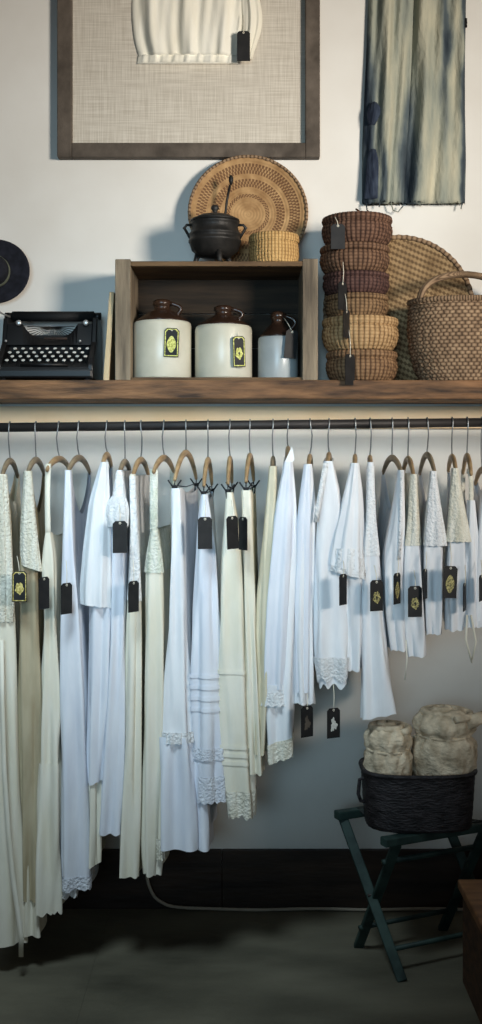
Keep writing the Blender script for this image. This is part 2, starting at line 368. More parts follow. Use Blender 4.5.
# ------------------------------------------------------------------ hangers and garments
YN, YF = -.455, -.135           # near and far shoulder depth
W = .175
def hanger(hx, apex, near_px, top_py, desc, clips=False, grey=False):
    xh = X(hx, RY); zr_ = rodz(xh); za = Z(apex, RY)
    xn = X(near_px, YN); v = max(-.12, min(.12, xn - xh)); phi = math.asin(v / W)
    root = empty('clip_hanger' if clips else 'clothes_hanger', (xh, RY, zr_))
    pts = []
    for i in range(13):      # crook over the rail, along local y
        a = PI * (-.12 + 1.12 * i / 12)
        pts.append((xh, RY + .0175 * math.cos(PI - a) * -1, zr_ + .0175 * math.sin(a)))
    pts = [(p[0], p[1], p[2]) for p in pts]
    last = pts[-1]; bend = random.uniform(-.006, .006)
    pts += [(xh + bend, last[1] + .003, zr_ - .035), (xh + bend * .6, RY - .004, (zr_ - .02 + za) / 2 - .012), (xh, RY, za + .012), (xh, RY, za - .006)]
    MB().tube(pts, .0021, 8).build('hook', M_WIRE, root)
    z_end = Z(top_py, YN) - (0 if clips else .012)
    droop = max(.02, za - z_end)
    dirv = Vector((math.sin(phi), -math.cos(phi), 0))
    ring = []
    for i in range(25):
        u = -1 + 2 * i / 24
        ring.append(Vector((xh, RY, za)) + dirv * (u * W) + Vector((0, 0, -droop * abs(u) ** 2.0)))
    side = Vector((math.cos(phi), math.sin(phi), 0)); rings = []
    for i, p in enumerate(ring):
        t = (ring[min(i + 1, 24)] - ring[max(i - 1, 0)]).normalized(); up = side.cross(t).normalized()
        if up.z < 0: up = -up
        k = 1 - .35 * (abs(-1 + 2 * i / 24)) ** 4
        rings.append([p + side * .0075 * k * math.cos(q) + up * .011 * k * math.sin(q) for q in [2 * PI * j / 10 for j in range(10)]])
    MB().loft(rings, True, True, True).build('arm', M_HANGERD if grey else M_HANGER, root)
    ends = (ring[24], ring[0])
    if clips:
        cl = []
        for e in ends:
            c = e + Vector((0, 0, -.02)); cl.append(c)
            MB().tube([e, c + Vector((0, 0, .006))], .002, 6).tube([c + side * .02 + Vector((0, 0, .02)), c + side * .006, c + side * .003 + Vector((0, 0, -.024))], .0028, 6)\
                .tube([c - side * .02 + Vector((0, 0, .02)), c - side * .006, c - side * .003 + Vector((0, 0, -.024))], .0028, 6)\
                .tube([c - side * .008, c + side * .008], .005, 8).build('clip', M_BLACKWIRE, root)
        MB().tube([cl[0] + Vector((0, 0, .004)), (cl[0] + cl[1]) / 2 + Vector((0, 0, -.004)), cl[1] + Vector((0, 0, .004))], .0018, 6).build('crossbar', M_BLACKWIRE, root)
    tag(root, ('clip hanger of ' if clips else 'wooden hanger of ') + desc, 'hanger', 'hangers on the clothes rail')
    far = ring[0]
    return dict(root=root, xh=xh, near=ring[24], far=far)

def resample(rows, step):
    rows = [tuple(r) for r in rows]; py = np.array([r[0] for r in rows], float)
    n = max(3, int((py[-1] - py[0]) / step)); t = np.linspace(py[0], py[-1], n + 1)
    def sm(vals):
        v = np.interp(t, py, vals)
        for _ in range(2):
            w = v.copy(); w[1:-1] = .25 * v[:-2] + .5 * v[1:-1] + .25 * v[2:]; v = w
        return v
    return t, sm(np.array([r[1] for r in rows], float)), sm(np.array([r[2] for r in rows], float))

class Garment:
    def __init__(g, name, rows, hg, label, m, neck=.09, high=0., tilt=0., m_fold=3.4, A=(.002, .0075), hem=.002, hemn=5, group=None, yn=YN, yf=YF, scal=0, cat='dress', depthk=1.):
        g.rows = rows; g.hg = hg; g.m = m; g.neck = neck; g.tilt = tilt; g.A = A; g.mf = m_fold; g.yn = yn; g.yf = yf
        g.high = high; g.ph = random.uniform(0, 6.28); g.ph2 = random.uniform(0, 6.28); g.hem = hem; g.hemn = hemn
        g.top = rows[0][0]; g.bot = rows[-1][0]; g.scal = scal
        g.xn0 = X((rows[0][1] + rows[0][2]) / 2, yn); g.xf0 = hg['far'].x if hg else g.xn0
        mb = MB(); mb.loft(g.rings(rows, neck=True, hem=True))
        g.o = mb.build(name, m, origin=(g.xn0, (yn + yf) / 2, Z(rows[0][0], yn)))
        tag(g.o, label, cat, group)
    def rings(g, rows, off=0., A=None, m=None, neck=False, hem=False, step=9, scal=0, shift=0.):
        t, L, R = resample(rows, step); out = []
        span = g.bot - g.top; A = A or g.A; m = m or g.mf
        for k, py in enumerate(t):
            f = (py - g.top) / span
            a = A[0] + (A[1] - A[0]) * f
            ph = g.ph + .9 * math.sin(2.2 * f * 3 + g.ph2); d = (g.yn + D) / F
            xc = ((L[k] + R[k]) / 2 - CX) * d; T = max(.004, (R[k] - L[k]) / 2 * d) + off
            xcf = g.xf0 + .75 * (xc - g.xn0); z = Z(py, g.yn)
            cap = .028 + .4 * T * f; pts = []
            N = 36
            for i in range(N + 1):
                th = -PI / 2 + PI * i / N; s, c = math.sin(th), math.cos(th)
                x = xc + T * math.copysign(abs(s) ** .75, s); y = g.yn - cap * abs(c) ** .75 - off
                w = a * (math.cos(m * th * 1.35 + ph) + .45 * math.cos(m * 2.1 * th - ph * 1.3 + g.ph2) + .4 * math.cos(m * .6 * th + 2 * g.ph2 + 4 * f)) * min(1, .35 + f * 1.6)
                pts.append((x + s * w, y - c * w, 1.0 + .0, s))
            NS = 12
            def side(sg, q):
                Tq = T * (1 - .6 * q); w = a * .8 * math.cos(9 * q + ph + sg)
                return (xc + (xcf - xc) * q + sg * (Tq + w), g.yn + (g.yf - g.yn) * q, 1 - 2 * q, sg)
            for i in range(1, NS): pts.append(side(1, i / NS))
            for i in range(7):
                th = PI / 2 - PI * i / 6; Tq = T * .4
                pts.append((xcf + Tq * math.sin(th), g.yf + .02 * math.cos(th), -1, math.sin(th)))
            for i in range(NS - 1, 0, -1): pts.append(side(-1, i / NS))
            fade = 0
            if neck:
                fp = max(30, abs(g.neck) * 330 * 2.2); fade = max(0, 1 - (py - g.top) / fp) ** 1.6
            last = (k == len(t) - 1); ring = []
            for i, (x, y, u, s) in enumerate(pts):
                dz = -g.neck * (1 - abs(u) ** 2.2) * fade
                tl = g.tilt * f * (x - xc) + shift
                hz = 0
                if last and (hem or scal): hz = g.hem * math.cos(g.hemn * i * .17 + g.ph) + (scal * abs(math.sin(i * .7)) if scal else 0) + (g.scal * abs(math.sin(i * .7)) if hem else 0)
                ring.append(Vector((x, y, z + dz + tl + hz)))
            out.append(ring)
        return out
    def part(g, name, rows, m=None, off=.002, A=None, mf=None, scal=0, step=6, label=None):
        o = MB().loft(g.rings(rows, off=off, A=A, m=mf, step=step, scal=scal)).build(name, m or g.m, g.o)
        if label: o['label'] = label
        return o
    def cut(g, py0, py1):         # rows of the body between two heights
        py = [r[0] for r in g.rows]
        def at(p): return (p, float(np.interp(p, py, [r[1] for r in g.rows])), float(np.interp(p, py, [r[2] for r in g.rows])))
        return [at(py0)] + [r for r in g.rows if py0 < r[0] < py1] + [at(py1)]
    def band(g, name, py0, py1, m=None, off=.003, A=None, mf=None, scal=0, label=None):
        return g.part(name, g.cut(py0, py1), m, off, A, mf, scal, step=3 if py1 - py0 < 25 else 6, label=label)
    def sleeve(g, rows, m=None, y=None, tilt=0., A=(.001, .005), mf=5, scal=0, name='sleeve', label=None, yr=.6, parent=None):
        y = g.yn - .024 if y is None else y; t, L, R = resample(rows, 6); rings = []; ph = random.uniform(0, 6)
        n = 44; d = (y + D) / F
        for k, py in enumerate(t):
            f = k / (len(t) - 1); xc = ((L[k] + R[k]) / 2 - CX) * d; rx = max(.004, (R[k] - L[k]) / 2 * d); ry = min(.042, max(.014, yr * rx))
            a = A[0] + (A[1] - A[0]) * f; ring = []
            for i in range(n):
                th = 2 * PI * i / n; w = a * (math.cos(mf * th + ph + 1.2 * f) + .5 * math.cos((mf * 2 + 1) * th - ph + 2 * f))
                x = xc + (rx + w) * math.cos(th); yy = y + (ry + w) * math.sin(th)
                z = Z(py, y) + tilt * f * (x - xc) + (scal * abs(math.sin(i * .86)) if k == len(t) - 1 else 0)
                ring.append(Vector((x, yy, z)))
            rings.append(ring)
        o = MB().loft(rings).build(name, m or g.m, parent or g.o)
        if label: o['label'] = label
        return o
    def ribbon(g, pts, w=.008, m=None, name='ribbon', label=None):
        pts = [Vector(p) for p in pts]; L = []; R = []
        mb = MB(); mb.loft([[p + Vector((-w / 2, 0, 0)), p + Vector((-w / 2, .0015, 0)), p + Vector((w / 2, .0015, 0)), p + Vector((w / 2, 0, 0))] for p in pts], True, True, True)
        o = mb.build(name, m or g.m, g.o)
        if label: o['label'] = label
        return o
    def strap(g, top, bot, w=.012, m=None, far=True):
        # near strap over the hanger end, plus the far one
        a = P(*top, g.yn - .004); b = P(*bot, g.yn - .02)
        pts = [a + (b - a) * (i / 8) + Vector((0, -.010 * math.sin(PI * i / 8), 0)) for i in range(9)]
        pts = [a + Vector((0, .018, -.012)), a + Vector((0, .008, .004))] + pts
        g.ribbon(pts, w, m, 'strap')
        if far:
            e = g.hg['far'] + Vector((0, 0, .012)); z1 = b.z
            g.ribbon([e + (Vector((e.x + .75 * (b.x - a.x), e.y, z1)) - e) * (i / 6) for i in range(7)], w, m, 'strap')

GS = []
def G(hook, apex, near, rows, desc, m, name='dress', cat='dress', clips=False, grey=False, **kw):
    hg = hanger(hook, apex, near, rows[0][0] - (8 if clips else 0) if 'hang' not in kw else kw.pop('hang'), desc, clips, grey)
    g = Garment(name, rows, hg, desc, m, cat=cat, group='white and cream clothes on the rail', **kw); GS.append(g); return g

# 1
g = G(10, 461, 3, [(474, -6, 7), (520, -8, 11), (600, -10, 14), (700, -12, 18), (800, -14, 21), (880, -16, 25), (938, -18, 27)],
      'ivory long dress at the far left end, sash tail near the floor', M_CREAM, grey=True, A=(.002, .009))
g.sleeve([(475, -5, 7), (540, -6, 10), (600, -7, 13), (622, -5, 12)], M_LACEC, tilt=-.1, scal=.004)
g.ribbon([P(1, 640, -.515), P(2, 700, -.522), P(4, 770, -.53), P(8, 830, -.535), P(13, 880, -.54), P(18, 915, -.545), P(21, 935, -.545), P(21, 957, -.545)], .014, M_CREAM, 'sash')
# 2
g = G(36, 460, 28, [(472, 24, 32), (520, 21, 35), (580, 20, 39), (700, 20, 42), (800, 22, 41), (897, 24, 39)],
      'beige long dress with a knitted cream cap sleeve', M_BEIGE, grey=True, neck=.13)
g.sleeve([(471, 24, 32), (520, 21, 36), (555, 20, 40), (568, 21, 42)], M_LACEC, tilt=-.35, A=(.0005, .002), label='knitted cream sleeve')
g.part('petticoat', [(860, 25, 40), (900, 24, 42), (932, 22, 44)], M_CREAM, off=-.004, A=(.003, .008))
# 3
g = G(59, 459, 48, [(532, 46, 52), (544, 44, 55), (562, 42, 57), (610, 45, 57), (660, 44, 58), (700, 42, 60), (764, 40, 61)],
      'cream thin-strap dress with a plain deep flounce and pointed hem', M_CREAM, hang=466, neck=.02, cat='dress')
g.strap((48, 465), (48, 536), .016, M_CREAM)
g.part('flounce', [(760, 40, 61), (830, 38, 62), (906, 38, 62)], M_CREAM, off=.003, scal=-.008, A=(.003, .007))
# 4
g = G(79, 458, 68, [(470, 65, 72), (520, 63, 74), (560, 62, 76), (620, 61, 82), (700, 60, 87), (780, 61, 90), (880, 62, 92)],
      'pale blue white sleeveless long dress with a lace hem', M_BLUEW, grey=True, neck=.14)
g.band('lace_trim', 872, 884, M_LACEB, scal=-.004, A=(.002, .009))
g.part('petticoat', [(850, 66, 80), (892, 63, 79)], M_LACE, off=0, scal=-.006)
# 5
g = G(107, 455, 103, [(463, 101, 108), (520, 94, 112), (600, 90, 112), (700, 88, 109), (780, 87, 104)],
      'white dress with a wide elbow-length sleeve hanging at its front', M_BLUEW, neck=.05, tilt=.25)
g.sleeve([(462, 101, 108), (500, 90, 109), (550, 84, 110), (592, 81, 110), (605, 82, 110)], M_WHITE, tilt=-.12, A=(.001, .005), mf=6, scal=-.003)
g.part('petticoat', [(760, 89, 100), (862, 89, 101)], M_CREAM, off=-.002)
# 6
g = G(125, 462, 120, [(470, 117, 123), (500, 112, 127), (560, 112, 127), (650, 110, 126), (740, 104, 124), (831, 98, 122)],
      'white long dress with a gathered lace shoulder ruffle', M_BLUEW, neck=.1, grey=True)
g.sleeve([(496, 112, 125), (501, 107, 128), (511, 104, 129), (519, 105, 129), (526, 109, 127)], M_LACE, mf=9, A=(.001, .004), scal=-.004, name='shoulder_ruffle', y=YN - .03)
g.band('bodice_lace', 471, 505, M_LACE, off=.002)
# 7
g = G(141, 460, 133, [(474, 130, 136), (530, 131, 139), (600, 129, 141), (700, 125, 141), (800, 121, 140), (873, 119, 140)],
      'cream long dress with a white lace front strip', M_CREAM, neck=.16)
g.band('lace_trim', 476, 600, M_LACE, off=.002)
# 8
g = G(164, 458, 154, [(530, 152, 157), (546, 149, 160), (566, 146, 163), (620, 145, 165), (720, 143, 165), (840, 143, 164), (872, 146, 160)],
      'cream halter dress with a greenish lace strap', M_CREAM, hang=468, neck=.02)
g.strap((154, 470), (154, 536), .024, M_LACEG)
g.band('bodice_lace', 530, 572, M_LACEG, off=.003, label='greenish lace bodice')
g.sleeve([(838, 156, 164), (858, 157, 165)], M_LACEC, name='fringe', mf=8, A=(.001, .003), scal=-.006, y=YN - .03)
# 9
g = G(186, 453, 175, [(488, 171, 182), (540, 171, 184), (620, 169, 187), (737, 164, 192)],
      'white skirt with a ruffled seam and plain wide flounce', M_WHITE, name='skirt', cat='skirt', clips=True, neck=.02)
g.part('flounce', [(734, 163, 192), (780, 161, 196), (844, 160, 199)], M_BLUEW, off=.002, A=(.004, .009))
g.band('ruffle', 729, 740, M_LACE, off=.006, mf=13, A=(.003, .004))
g.part('petticoat', [(760, 187, 206), (846, 185, 211)], M_BLUEW, off=-.002)
# 10
g = G(208, 460, 204, [(494, 201, 208), (520, 198, 212), (550, 197, 216), (620, 194, 219), (680, 192, 222), (745, 193, 222), (775, 194, 222)],
      'pale blue skirt with tucked bands and a scalloped eyelet hem', M_BLUEW, name='skirt', cat='skirt', clips=True, neck=.02)
for p in (672, 683, 694, 705): g.band('tuck', p, p + 4, M_BLUEW, off=.0024)
g.band('lace_insert', 745, 757, M_LACEB, off=.003)
g.part('lace_trim', [(773, 194, 222), (797, 194, 223)], M_LACEB, off=.002, scal=-.007)
# 11
g = G(230, 459, 228, [(492, 226, 233), (520, 224, 238), (560, 220, 243), (660, 219, 249), (740, 222, 252), (790, 226, 254)],
      'off-white skirt with rows of tucks and a scalloped lace hem', M_CREAM, name='skirt', cat='skirt', clips=True, neck=.02)
for p in (668, 742, 750, 758): g.band('tuck', p, p + 4, M_CREAM, off=.0024)
g.part('lace_trim', [(788, 227, 254), (811, 229, 255)], M_LACEC, off=.002, scal=-.012)
# 12
g = G(250, 456, 246, [(490, 241, 252), (560, 243, 254), (660, 247, 258), (772, 250, 263)],
      'narrow cream skirt half hidden beside the large white nightgown', M_CREAM, name='skirt', cat='skirt', clips=True, neck=.02)
# 13
g = G(273, 459, 272, [(466, 269, 277), (500, 266, 277), (600, 258, 272), (700, 256, 268), (752, 256, 265)],
      'narrow warm cream slip squeezed behind the large white nightgown', M_CREAMD, name='slip', neck=.06, grey=True)
# 14
g = G(288, 449, 289, [(461, 284, 293), (500, 277, 297), (560, 269, 300), (640, 265, 298), (700, 264, 295), (757, 268, 291)],
      'large white nightgown with a pointed upright collar and frilled sleeve', M_WHITE, name='nightgown', cat='nightgown', neck=-.015, tilt=.35)
sl = g.sleeve([(462, 284, 292), (520, 273, 294), (600, 266, 292), (660, 264, 290), (688, 265, 288)], M_BLUEW, A=(.001, .006))
g.sleeve([(684, 265, 288), (692, 265, 287)], M_WHITE, name='cuff', parent=sl, A=(0, .001), y=YN - .026)
g.sleeve([(691, 264, 288), (704, 261, 290)], M_LACE, name='frill', parent=sl, mf=12, A=(.001, .004), scal=-.004, y=YN - .026)
ca = P(282, 468, YN - .02); cb = P(292, 446, YN - .01); cc = P(294.5, 459, YN - .012); cd = P(288, 472, YN - .022)
mb = MB(); pts = [ca, cb, cc, cd]; back = [p + Vector((.004, .11, .002)) for p in pts]
mb.loft([pts, [p + Vector((0, .003, 0)) for p in pts]], True, True, True)
mb.loft([[ca, cb], [ca + Vector((.004, .08, -.004)), cb + Vector((.004, .08, -.01))], [ca + Vector((.008, .16, -.004)), cb + Vector((.008, .16, -.01))]], False)
mb.build('collar', M_WHITE, g.o, smooth=False)
g.band('lace_trim', 738, 757, M_LACEC, off=.003, scal=-.004)
# 15
g = G(310, 457, 308, [(464, 304, 312), (500, 299, 315), (560, 294, 314), (640, 293, 312), (702, 295, 313)],
      'plain white shirt with a long straight sleeve, right of the nightgown', M_WHITE, name='shirt', cat='shirt', neck=.05)
g.sleeve([(465, 304, 311), (520, 297, 312), (600, 294, 311), (692, 296, 310)], M_BLUEW)
# 16
g = G(329, 455, 327, [(461, 323, 333), (500, 318, 342), (560, 314, 344), (620, 314, 346), (656, 312, 348), (684, 318, 346)],
      'white blouse with a laced button strip and loose gathered hem', M_WHITE, name='blouse', cat='blouse', neck=-.01, hem=.008)
g.ribbon([P(326, 463, YN - .035), P(322, 485, YN - .042), P(318, 508, YN - .046), P(316, 522, YN - .046)], .016, M_LACE, 'placket')
g.band('lace_trim', 655, 676, M_LACE, off=.004, scal=-.006)
# 17
g = G(355, 457, 354, [(463, 350, 359), (500, 345, 364), (560, 342, 366), (620, 343, 363), (669, 345, 360)],
      'white short-sleeved blouse with a flared ruffle sleeve', M_WHITE, name='blouse', cat='blouse', neck=.05)
sl = g.sleeve([(464, 351, 358), (500, 343, 361), (545, 333, 362), (568, 330, 364)], M_WHITE, tilt=-.25, A=(.001, .005), mf=7, scal=-.004)
g.sleeve([(548, 333, 362), (574, 330, 364)], M_LACE, tilt=-.25, name='sleeve_ruffle', parent=sl, mf=10, A=(.003, .005), scal=-.003, y=YN - .026)
# 18
g = G(370, 458, 370, [(462, 367, 373), (520, 366, 375), (560, 363, 380), (620, 362, 383), (680, 360, 390), (714, 359, 395)],
      'white child dress with a flared skirt beside the laced blouse', M_WHITE, neck=.05, tilt=.2)
g.band('lace_trim', 466, 555, M_LACE, off=.002)
# 19
g = G(392, 458, 401, [(470, 397, 404), (520, 391, 404), (560, 384, 404), (610, 386, 405), (649, 391, 407)],
      'short white camisole under a wide empty hanger arch', M_WHITE, name='camisole', cat='camisole', grey=True, neck=.13)
g.ribbon([P(402, 470, YN - .034), P(401, 520, YN - .038), P(399, 560, YN - .042)], .010, M_LACE, 'lace_trim')
g.ribbon([P(406, 640, YN - .04), P(407, 660, YN - .042), P(405, 680, YN - .042)], .004, M_CREAM, 'ribbon_tie')
# 20
g = G(408, 459, 413, [(474, 410, 416), (520, 408, 418), (560, 404, 420), (610, 402, 423), (655, 408, 424)],
      'short white camisole with a narrow cream strap top', M_WHITE, name='camisole', cat='camisole', neck=.12)
g.band('bodice_lace', 474, 545, M_LACEC, off=.002)
# 21
g = G(427, 455, 434, [(471, 430, 436), (520, 426, 440), (560, 423, 442), (600, 424, 441), (633, 427, 439)],
      'small white blouse with a pointed eyelet sleeve', M_WHITE, name='blouse', cat='blouse', grey=True, neck=.11)
g.sleeve([(471, 430, 436), (500, 427, 440), (530, 424, 445), (545, 423, 447)], M_LACE, A=(.0005, .002), scal=-.003)
# 22
g = G(452, 457, 455, [(468, 451, 457), (540, 448, 463), (590, 444, 464), (629, 445, 462)],
      'small white blouse with a dotted triangular sleeve', M_WHITE, name='blouse', cat='blouse', neck=.1)
g.sleeve([(468, 452, 458), (500, 449, 463), (532, 447, 469), (541, 446, 471)], M_LACEC, A=(.0005, .002), scal=-.003)
# 23
g = G(467, 456, 470, [(500, 467, 474), (540, 466, 477), (580, 461, 479), (626, 463, 479)],
      'small white camisole with two ribbon ties hanging below', M_WHITE, name='camisole', cat='camisole', hang=470, neck=.03)
g.strap((470, 470), (471, 505), .014, M_LACEC)
g.ribbon([P(467, 615, -.50), P(466, 640, -.505), P(472, 663, -.505)], .006, M_CREAM, 'ribbon_tie')
g.ribbon([P(471, 615, -.50), P(476, 642, -.505), P(472, 660, -.505)], .006, M_CREAM, 'ribbon_tie')
# 24
g = G(482, 470, 488, [(482, 483, 494), (530, 478, 498), (570, 475, 500), (620, 474, 500)],
      'white garment cut by the right edge of the picture', M_WHITE, name='blouse', cat='blouse', neck=.05)

TY = -.545
def T(rect, top, label, **k): return hangtag(rect, k.pop('y', TY), P(top[0], top[1], k.pop('ty', -.51)), label, **k)
T((12, 571, 27, 602), (17, 556), 'black hang tag with gold rosette between the two leftmost dresses', em='rose', em_m=M_GOLDB, border=True)
T((40, 577, 48, 609), (43, 562), 'black hang tag on the tip of the knitted cream sleeve')
T((62, 583, 71, 614), (66, 560), 'black hang tag on the pale blue white long dress')
T((113, 521, 127, 553), (119, 505), 'wide black hang tag under the lace shoulder ruffle', em='scroll', em_m=M_TAG)
T((129, 581, 138, 612), (133, 560), 'black hang tag on the dress with the white lace strip')
T((198, 517, 212, 549), (205, 500), 'wide black hang tag on the pale blue tucked skirt')
T((227, 516, 238, 549), (231, 500), 'black hang tag on the off-white tucked skirt, left of a close pair', y=-.55, roll=.04)
T((239, 517, 247, 550), (244, 497), 'black hang tag on the narrow cream skirt, right of a close pair', yawsign=-1)
T((339, 574, 347, 605), (343, 560), 'dark hang tag hanging from the flared ruffle sleeve', y=-.56)
T((370, 580, 383, 611), (374, 565), 'black hang tag with pale rosette on the flared child dress', em='rose', em_m=M_GOLD)
T((393, 573, 401, 604), (398, 556), 'narrow black hang tag on the camisole under the wide hanger arch', em='oval', em_m=M_GOLD)
T((408, 586, 422, 617), (414, 570), 'wide black hang tag on the camisole with the cream strap top', em='rose', em_m=M_GOLD)
T((422, 569, 428, 599), (426, 552), 'thin edge-on hang tag under the pointed eyelet sleeve', y=-.54)
T((443, 566, 457, 598), (450, 543), 'black hang tag with a gold drop emblem under the dotted sleeve', em='oval', em_m=M_GOLD, roll=-.05)
T((462, 583, 467, 611), (465, 565), 'thin edge-on hang tag on the camisole with ribbon ties')
T((478, 575, 484, 601), (481, 560), 'dark green brown hang tag at the right edge of the picture')
T((301, 706, 313, 737), (307, 690), 'black hang tag dangling low below the plain white shirt', em='scroll', em_m=M_FRAME, ty=-.48)
T((327, 708, 340, 738), (333, 680), 'black hang tag with a white scroll emblem dangling below the laced blouse', em='scroll', em_m=M_EMW, ty=-.48)

# ------------------------------------------------------------------ frame with blouse
fy = -.04
x0, x1 = X(57, fy), X(320, fy); z0 = Z(157, fy); z1 = z0 + .86; bw = 14.5 * (fy + D) / F
fr = empty('picture_frame', ((x0 + x1) / 2, 0, z0))
for a, b, c, d in ((x0, x0 + bw, z0, z1), (x1 - bw, x1, z0, z1)):
    MB().box(((a + b) / 2, -.02, (c + d) / 2), (b - a, .04, d - c)).build('frame_bar', M_FRAME, fr, smooth=False, bevel=.003)
for c, d in ((z0, z0 + bw), (z1 - bw, z1)):
    MB().box(((x0 + x1) / 2, -.0195, (c + d) / 2), (x1 - x0 - 2 * bw, .039, d - c)).build('frame_bar', M_FRAME, fr, smooth=False, bevel=.003)
MB().box(((x0 + x1) / 2, -.008, (z0 + z1) / 2), (x1 - x0 - .02, .010, z1 - z0 - .02)).build('burlap_backing', M_BURLAP, fr, smooth=False)
tag(fr, 'large dark wooden frame with burlap backing hung on the wall', 'picture frame')
by = -.03
def flatcloth(rows, y, name, m, parent=None, origin=None, depth=.028, nf=9, A=.006, ph=0., rag=0., nx=60):
    t, L, R = resample(rows, 4); rings = []
    for k, py in enumerate(t):
        d = (y + D) / F; fr_ = []; bk = []
        for i in range(nx + 1):
            s = -1 + 2 * i / nx; xx = ((L[k] + R[k]) / 2 + s * (R[k] - L[k]) / 2 - CX) * d
            hgt = depth * (max(0, 1 - abs(s) ** 3)) ** .6; zj = rag * (math.sin(i * 1.9) + .7 * math.sin(i * 3.1 + 1)) if k == len(t) - 1 else 0
            q = k * .12; w = A * (math.cos(nf * s * 1.3 + ph + .6 * math.sin(q)) + .7 * math.cos(nf * s * 2.35 + 2 * ph + .9 * math.sin(q * .7 + 1)) + .35 * math.cos(nf * s * 4.1 - ph + q))
            edge = min(1, (1 - abs(s)) * 6)
            fr_.append(Vector((xx, y - hgt - w * edge, Z(py, y) + zj))); bk.append(Vector((xx, y, Z(py, y) + zj)))
        rings.append(fr_ + bk[::-1])
    return MB().loft(rings, True, True, True).build(name, m, parent, origin=origin)
bl = flatcloth([(-75, 165, 225), (-60, 150, 240), (-30, 137, 246), (0, 132, 246), (20, 132, 244), (40, 134, 241), (54, 138, 239), (57, 139, 238)], -.017, 'framed_blouse', M_IVORY, origin=P(190, 60, -.02), nf=8, A=.007)
tag(bl, 'ivory gathered blouse mounted on the burlap inside the frame', 'blouse')
flatcloth([(56, 138, 239), (64, 137, 238)], -.017, 'waistband', M_IVORY, bl, depth=.022, nf=22, A=.003)
flatcloth([(-45, 236, 250), (-10, 240, 258), (15, 241, 263), (30, 242, 262), (48, 241, 256), (60, 240, 252)], -.016, 'sleeve', M_IVORY, bl, depth=.024, nf=4, A=.004, nx=24)
flatcloth([(-45, 122, 140), (-20, 124, 138), (-6, 127, 136)], -.016, 'sleeve', M_IVORY, bl, depth=.024, nf=4, A=.004, nx=24)
hangtag((237, 31, 250, 61), -.058, P(243, 15, -.045), 'black hang tag on the ivory blouse inside the frame', group='black hang tags on the clothes', full=13)

# ------------------------------------------------------------------ jeans
jn = empty('faded_jeans', P(412, 205, -.03))
def leg(rows, name, ph, m=M_DENIM, nf=5, A=.010, y=-.012, depth=.034):
    o = flatcloth(rows, y, name, m, jn, depth=depth, nf=nf, A=A, ph=ph, nx=48, rag=.004 if name == 'trouser_leg' else 0)
    return o
leg([(-30, 370, 416), (0, 368, 414), (60, 366, 412), (100, 364, 410), (150, 362, 407), (204, 362, 404)], 'trouser_leg', .6, nf=4)
leg([(-30, 414, 467), (0, 413, 466), (60, 411, 465), (110, 409, 465), (160, 405, 466), (204, 403, 465)], 'trouser_leg', 2.4, nf=3.5)
leg([(-118, 374, 460), (-80, 372, 464), (-28, 369, 468)], 'hips', 1, nf=3, A=.004)
leg([(-130, 373, 461), (-116, 373, 461)], 'waistband', 1, nf=1, A=.001)
leg([(150, 369, 376), (160, 367, 379), (178, 366, 382), (199, 364, 384)], 'hem_patch', 0, M_DENIMD, nf=2, A=.003, y=-.040, depth=.012)
leg([(103, 371, 377), (107, 368, 384), (113, 366, 381), (118, 367, 379), (125, 368, 375)], 'knee_patch', 0, M_DENIMD, nf=2, A=.003, y=-.040, depth=.012)
for pts in ([(366, 203), (367, 210), (370, 213)], [(391, 203), (393, 210), (398, 212), (403, 206)], [(418, 203), (421, 206)], [(462, 203), (461, 209)], [(380, 203), (379, 207)]):
    MB().tube([P(a, b, -.032) for a, b in pts], .0022, 6).build('frayed_thread', M_DENIM, jn)
n = MB(); c = P(465, 24, -.02); n.tube([c + Vector((0, .02, 0)), c + Vector((0, -.012, 0))], .006, 10); n.tube([c + Vector((0, -.012, -.016)), c + Vector((0, -.012, .014))], .005, 8); n.build('side_buckle', M_BLACKM, jn)
tag(jn, 'faded patched blue grey jeans with frayed hems hung on the wall', 'jeans')

# ------------------------------------------------------------------ hat on wall
hc = P(-5, 272, -.03)
hat = empty('hat', hc)
def disc_rot(c, tilt=0): return Matrix.Translation(c) @ Matrix.Rotation(PI / 2 - tilt, 4, 'X')
prof = [(.052, .0), (.07, .002), (.09, .004), (.108, .010), (.116, .018), (.112, .019), (.088, .008), (.07, .006), (.05, .004)]
MB().lathe(prof, n=56, fn=lambda r, z, a, i: (r * (1 + .06 * math.cos(2 * a)), z + .006 * math.cos(2 * a)), cap0=False, cap1=False).xf(disc_rot(hc)).build('brim', M_HAT, hat)
MB().lathe([(.053, -.0), (.052, .04), (.048, .075), (.036, .09), (.018, .084), (.004, .08)], n=40, cap0=False).xf(disc_rot(hc)).build('crown', M_HAT, hat)
MB().lathe([(.0545, .006), (.0545, .030), (.0535, .031), (.0535, .005)], n=40, cap0=False, cap1=False).xf(disc_rot(hc)).build('hat_band', M_HATBAND, hat)
MB().tube([hc + Vector((0, .03, .03)), hc + Vector((0, -.005, .03))], .004, 8).build('hanging_peg', M_BLACKM, hat)
tag(hat, 'dark felt hat with upturned brim hung on the wall above the typewriter', 'hat')

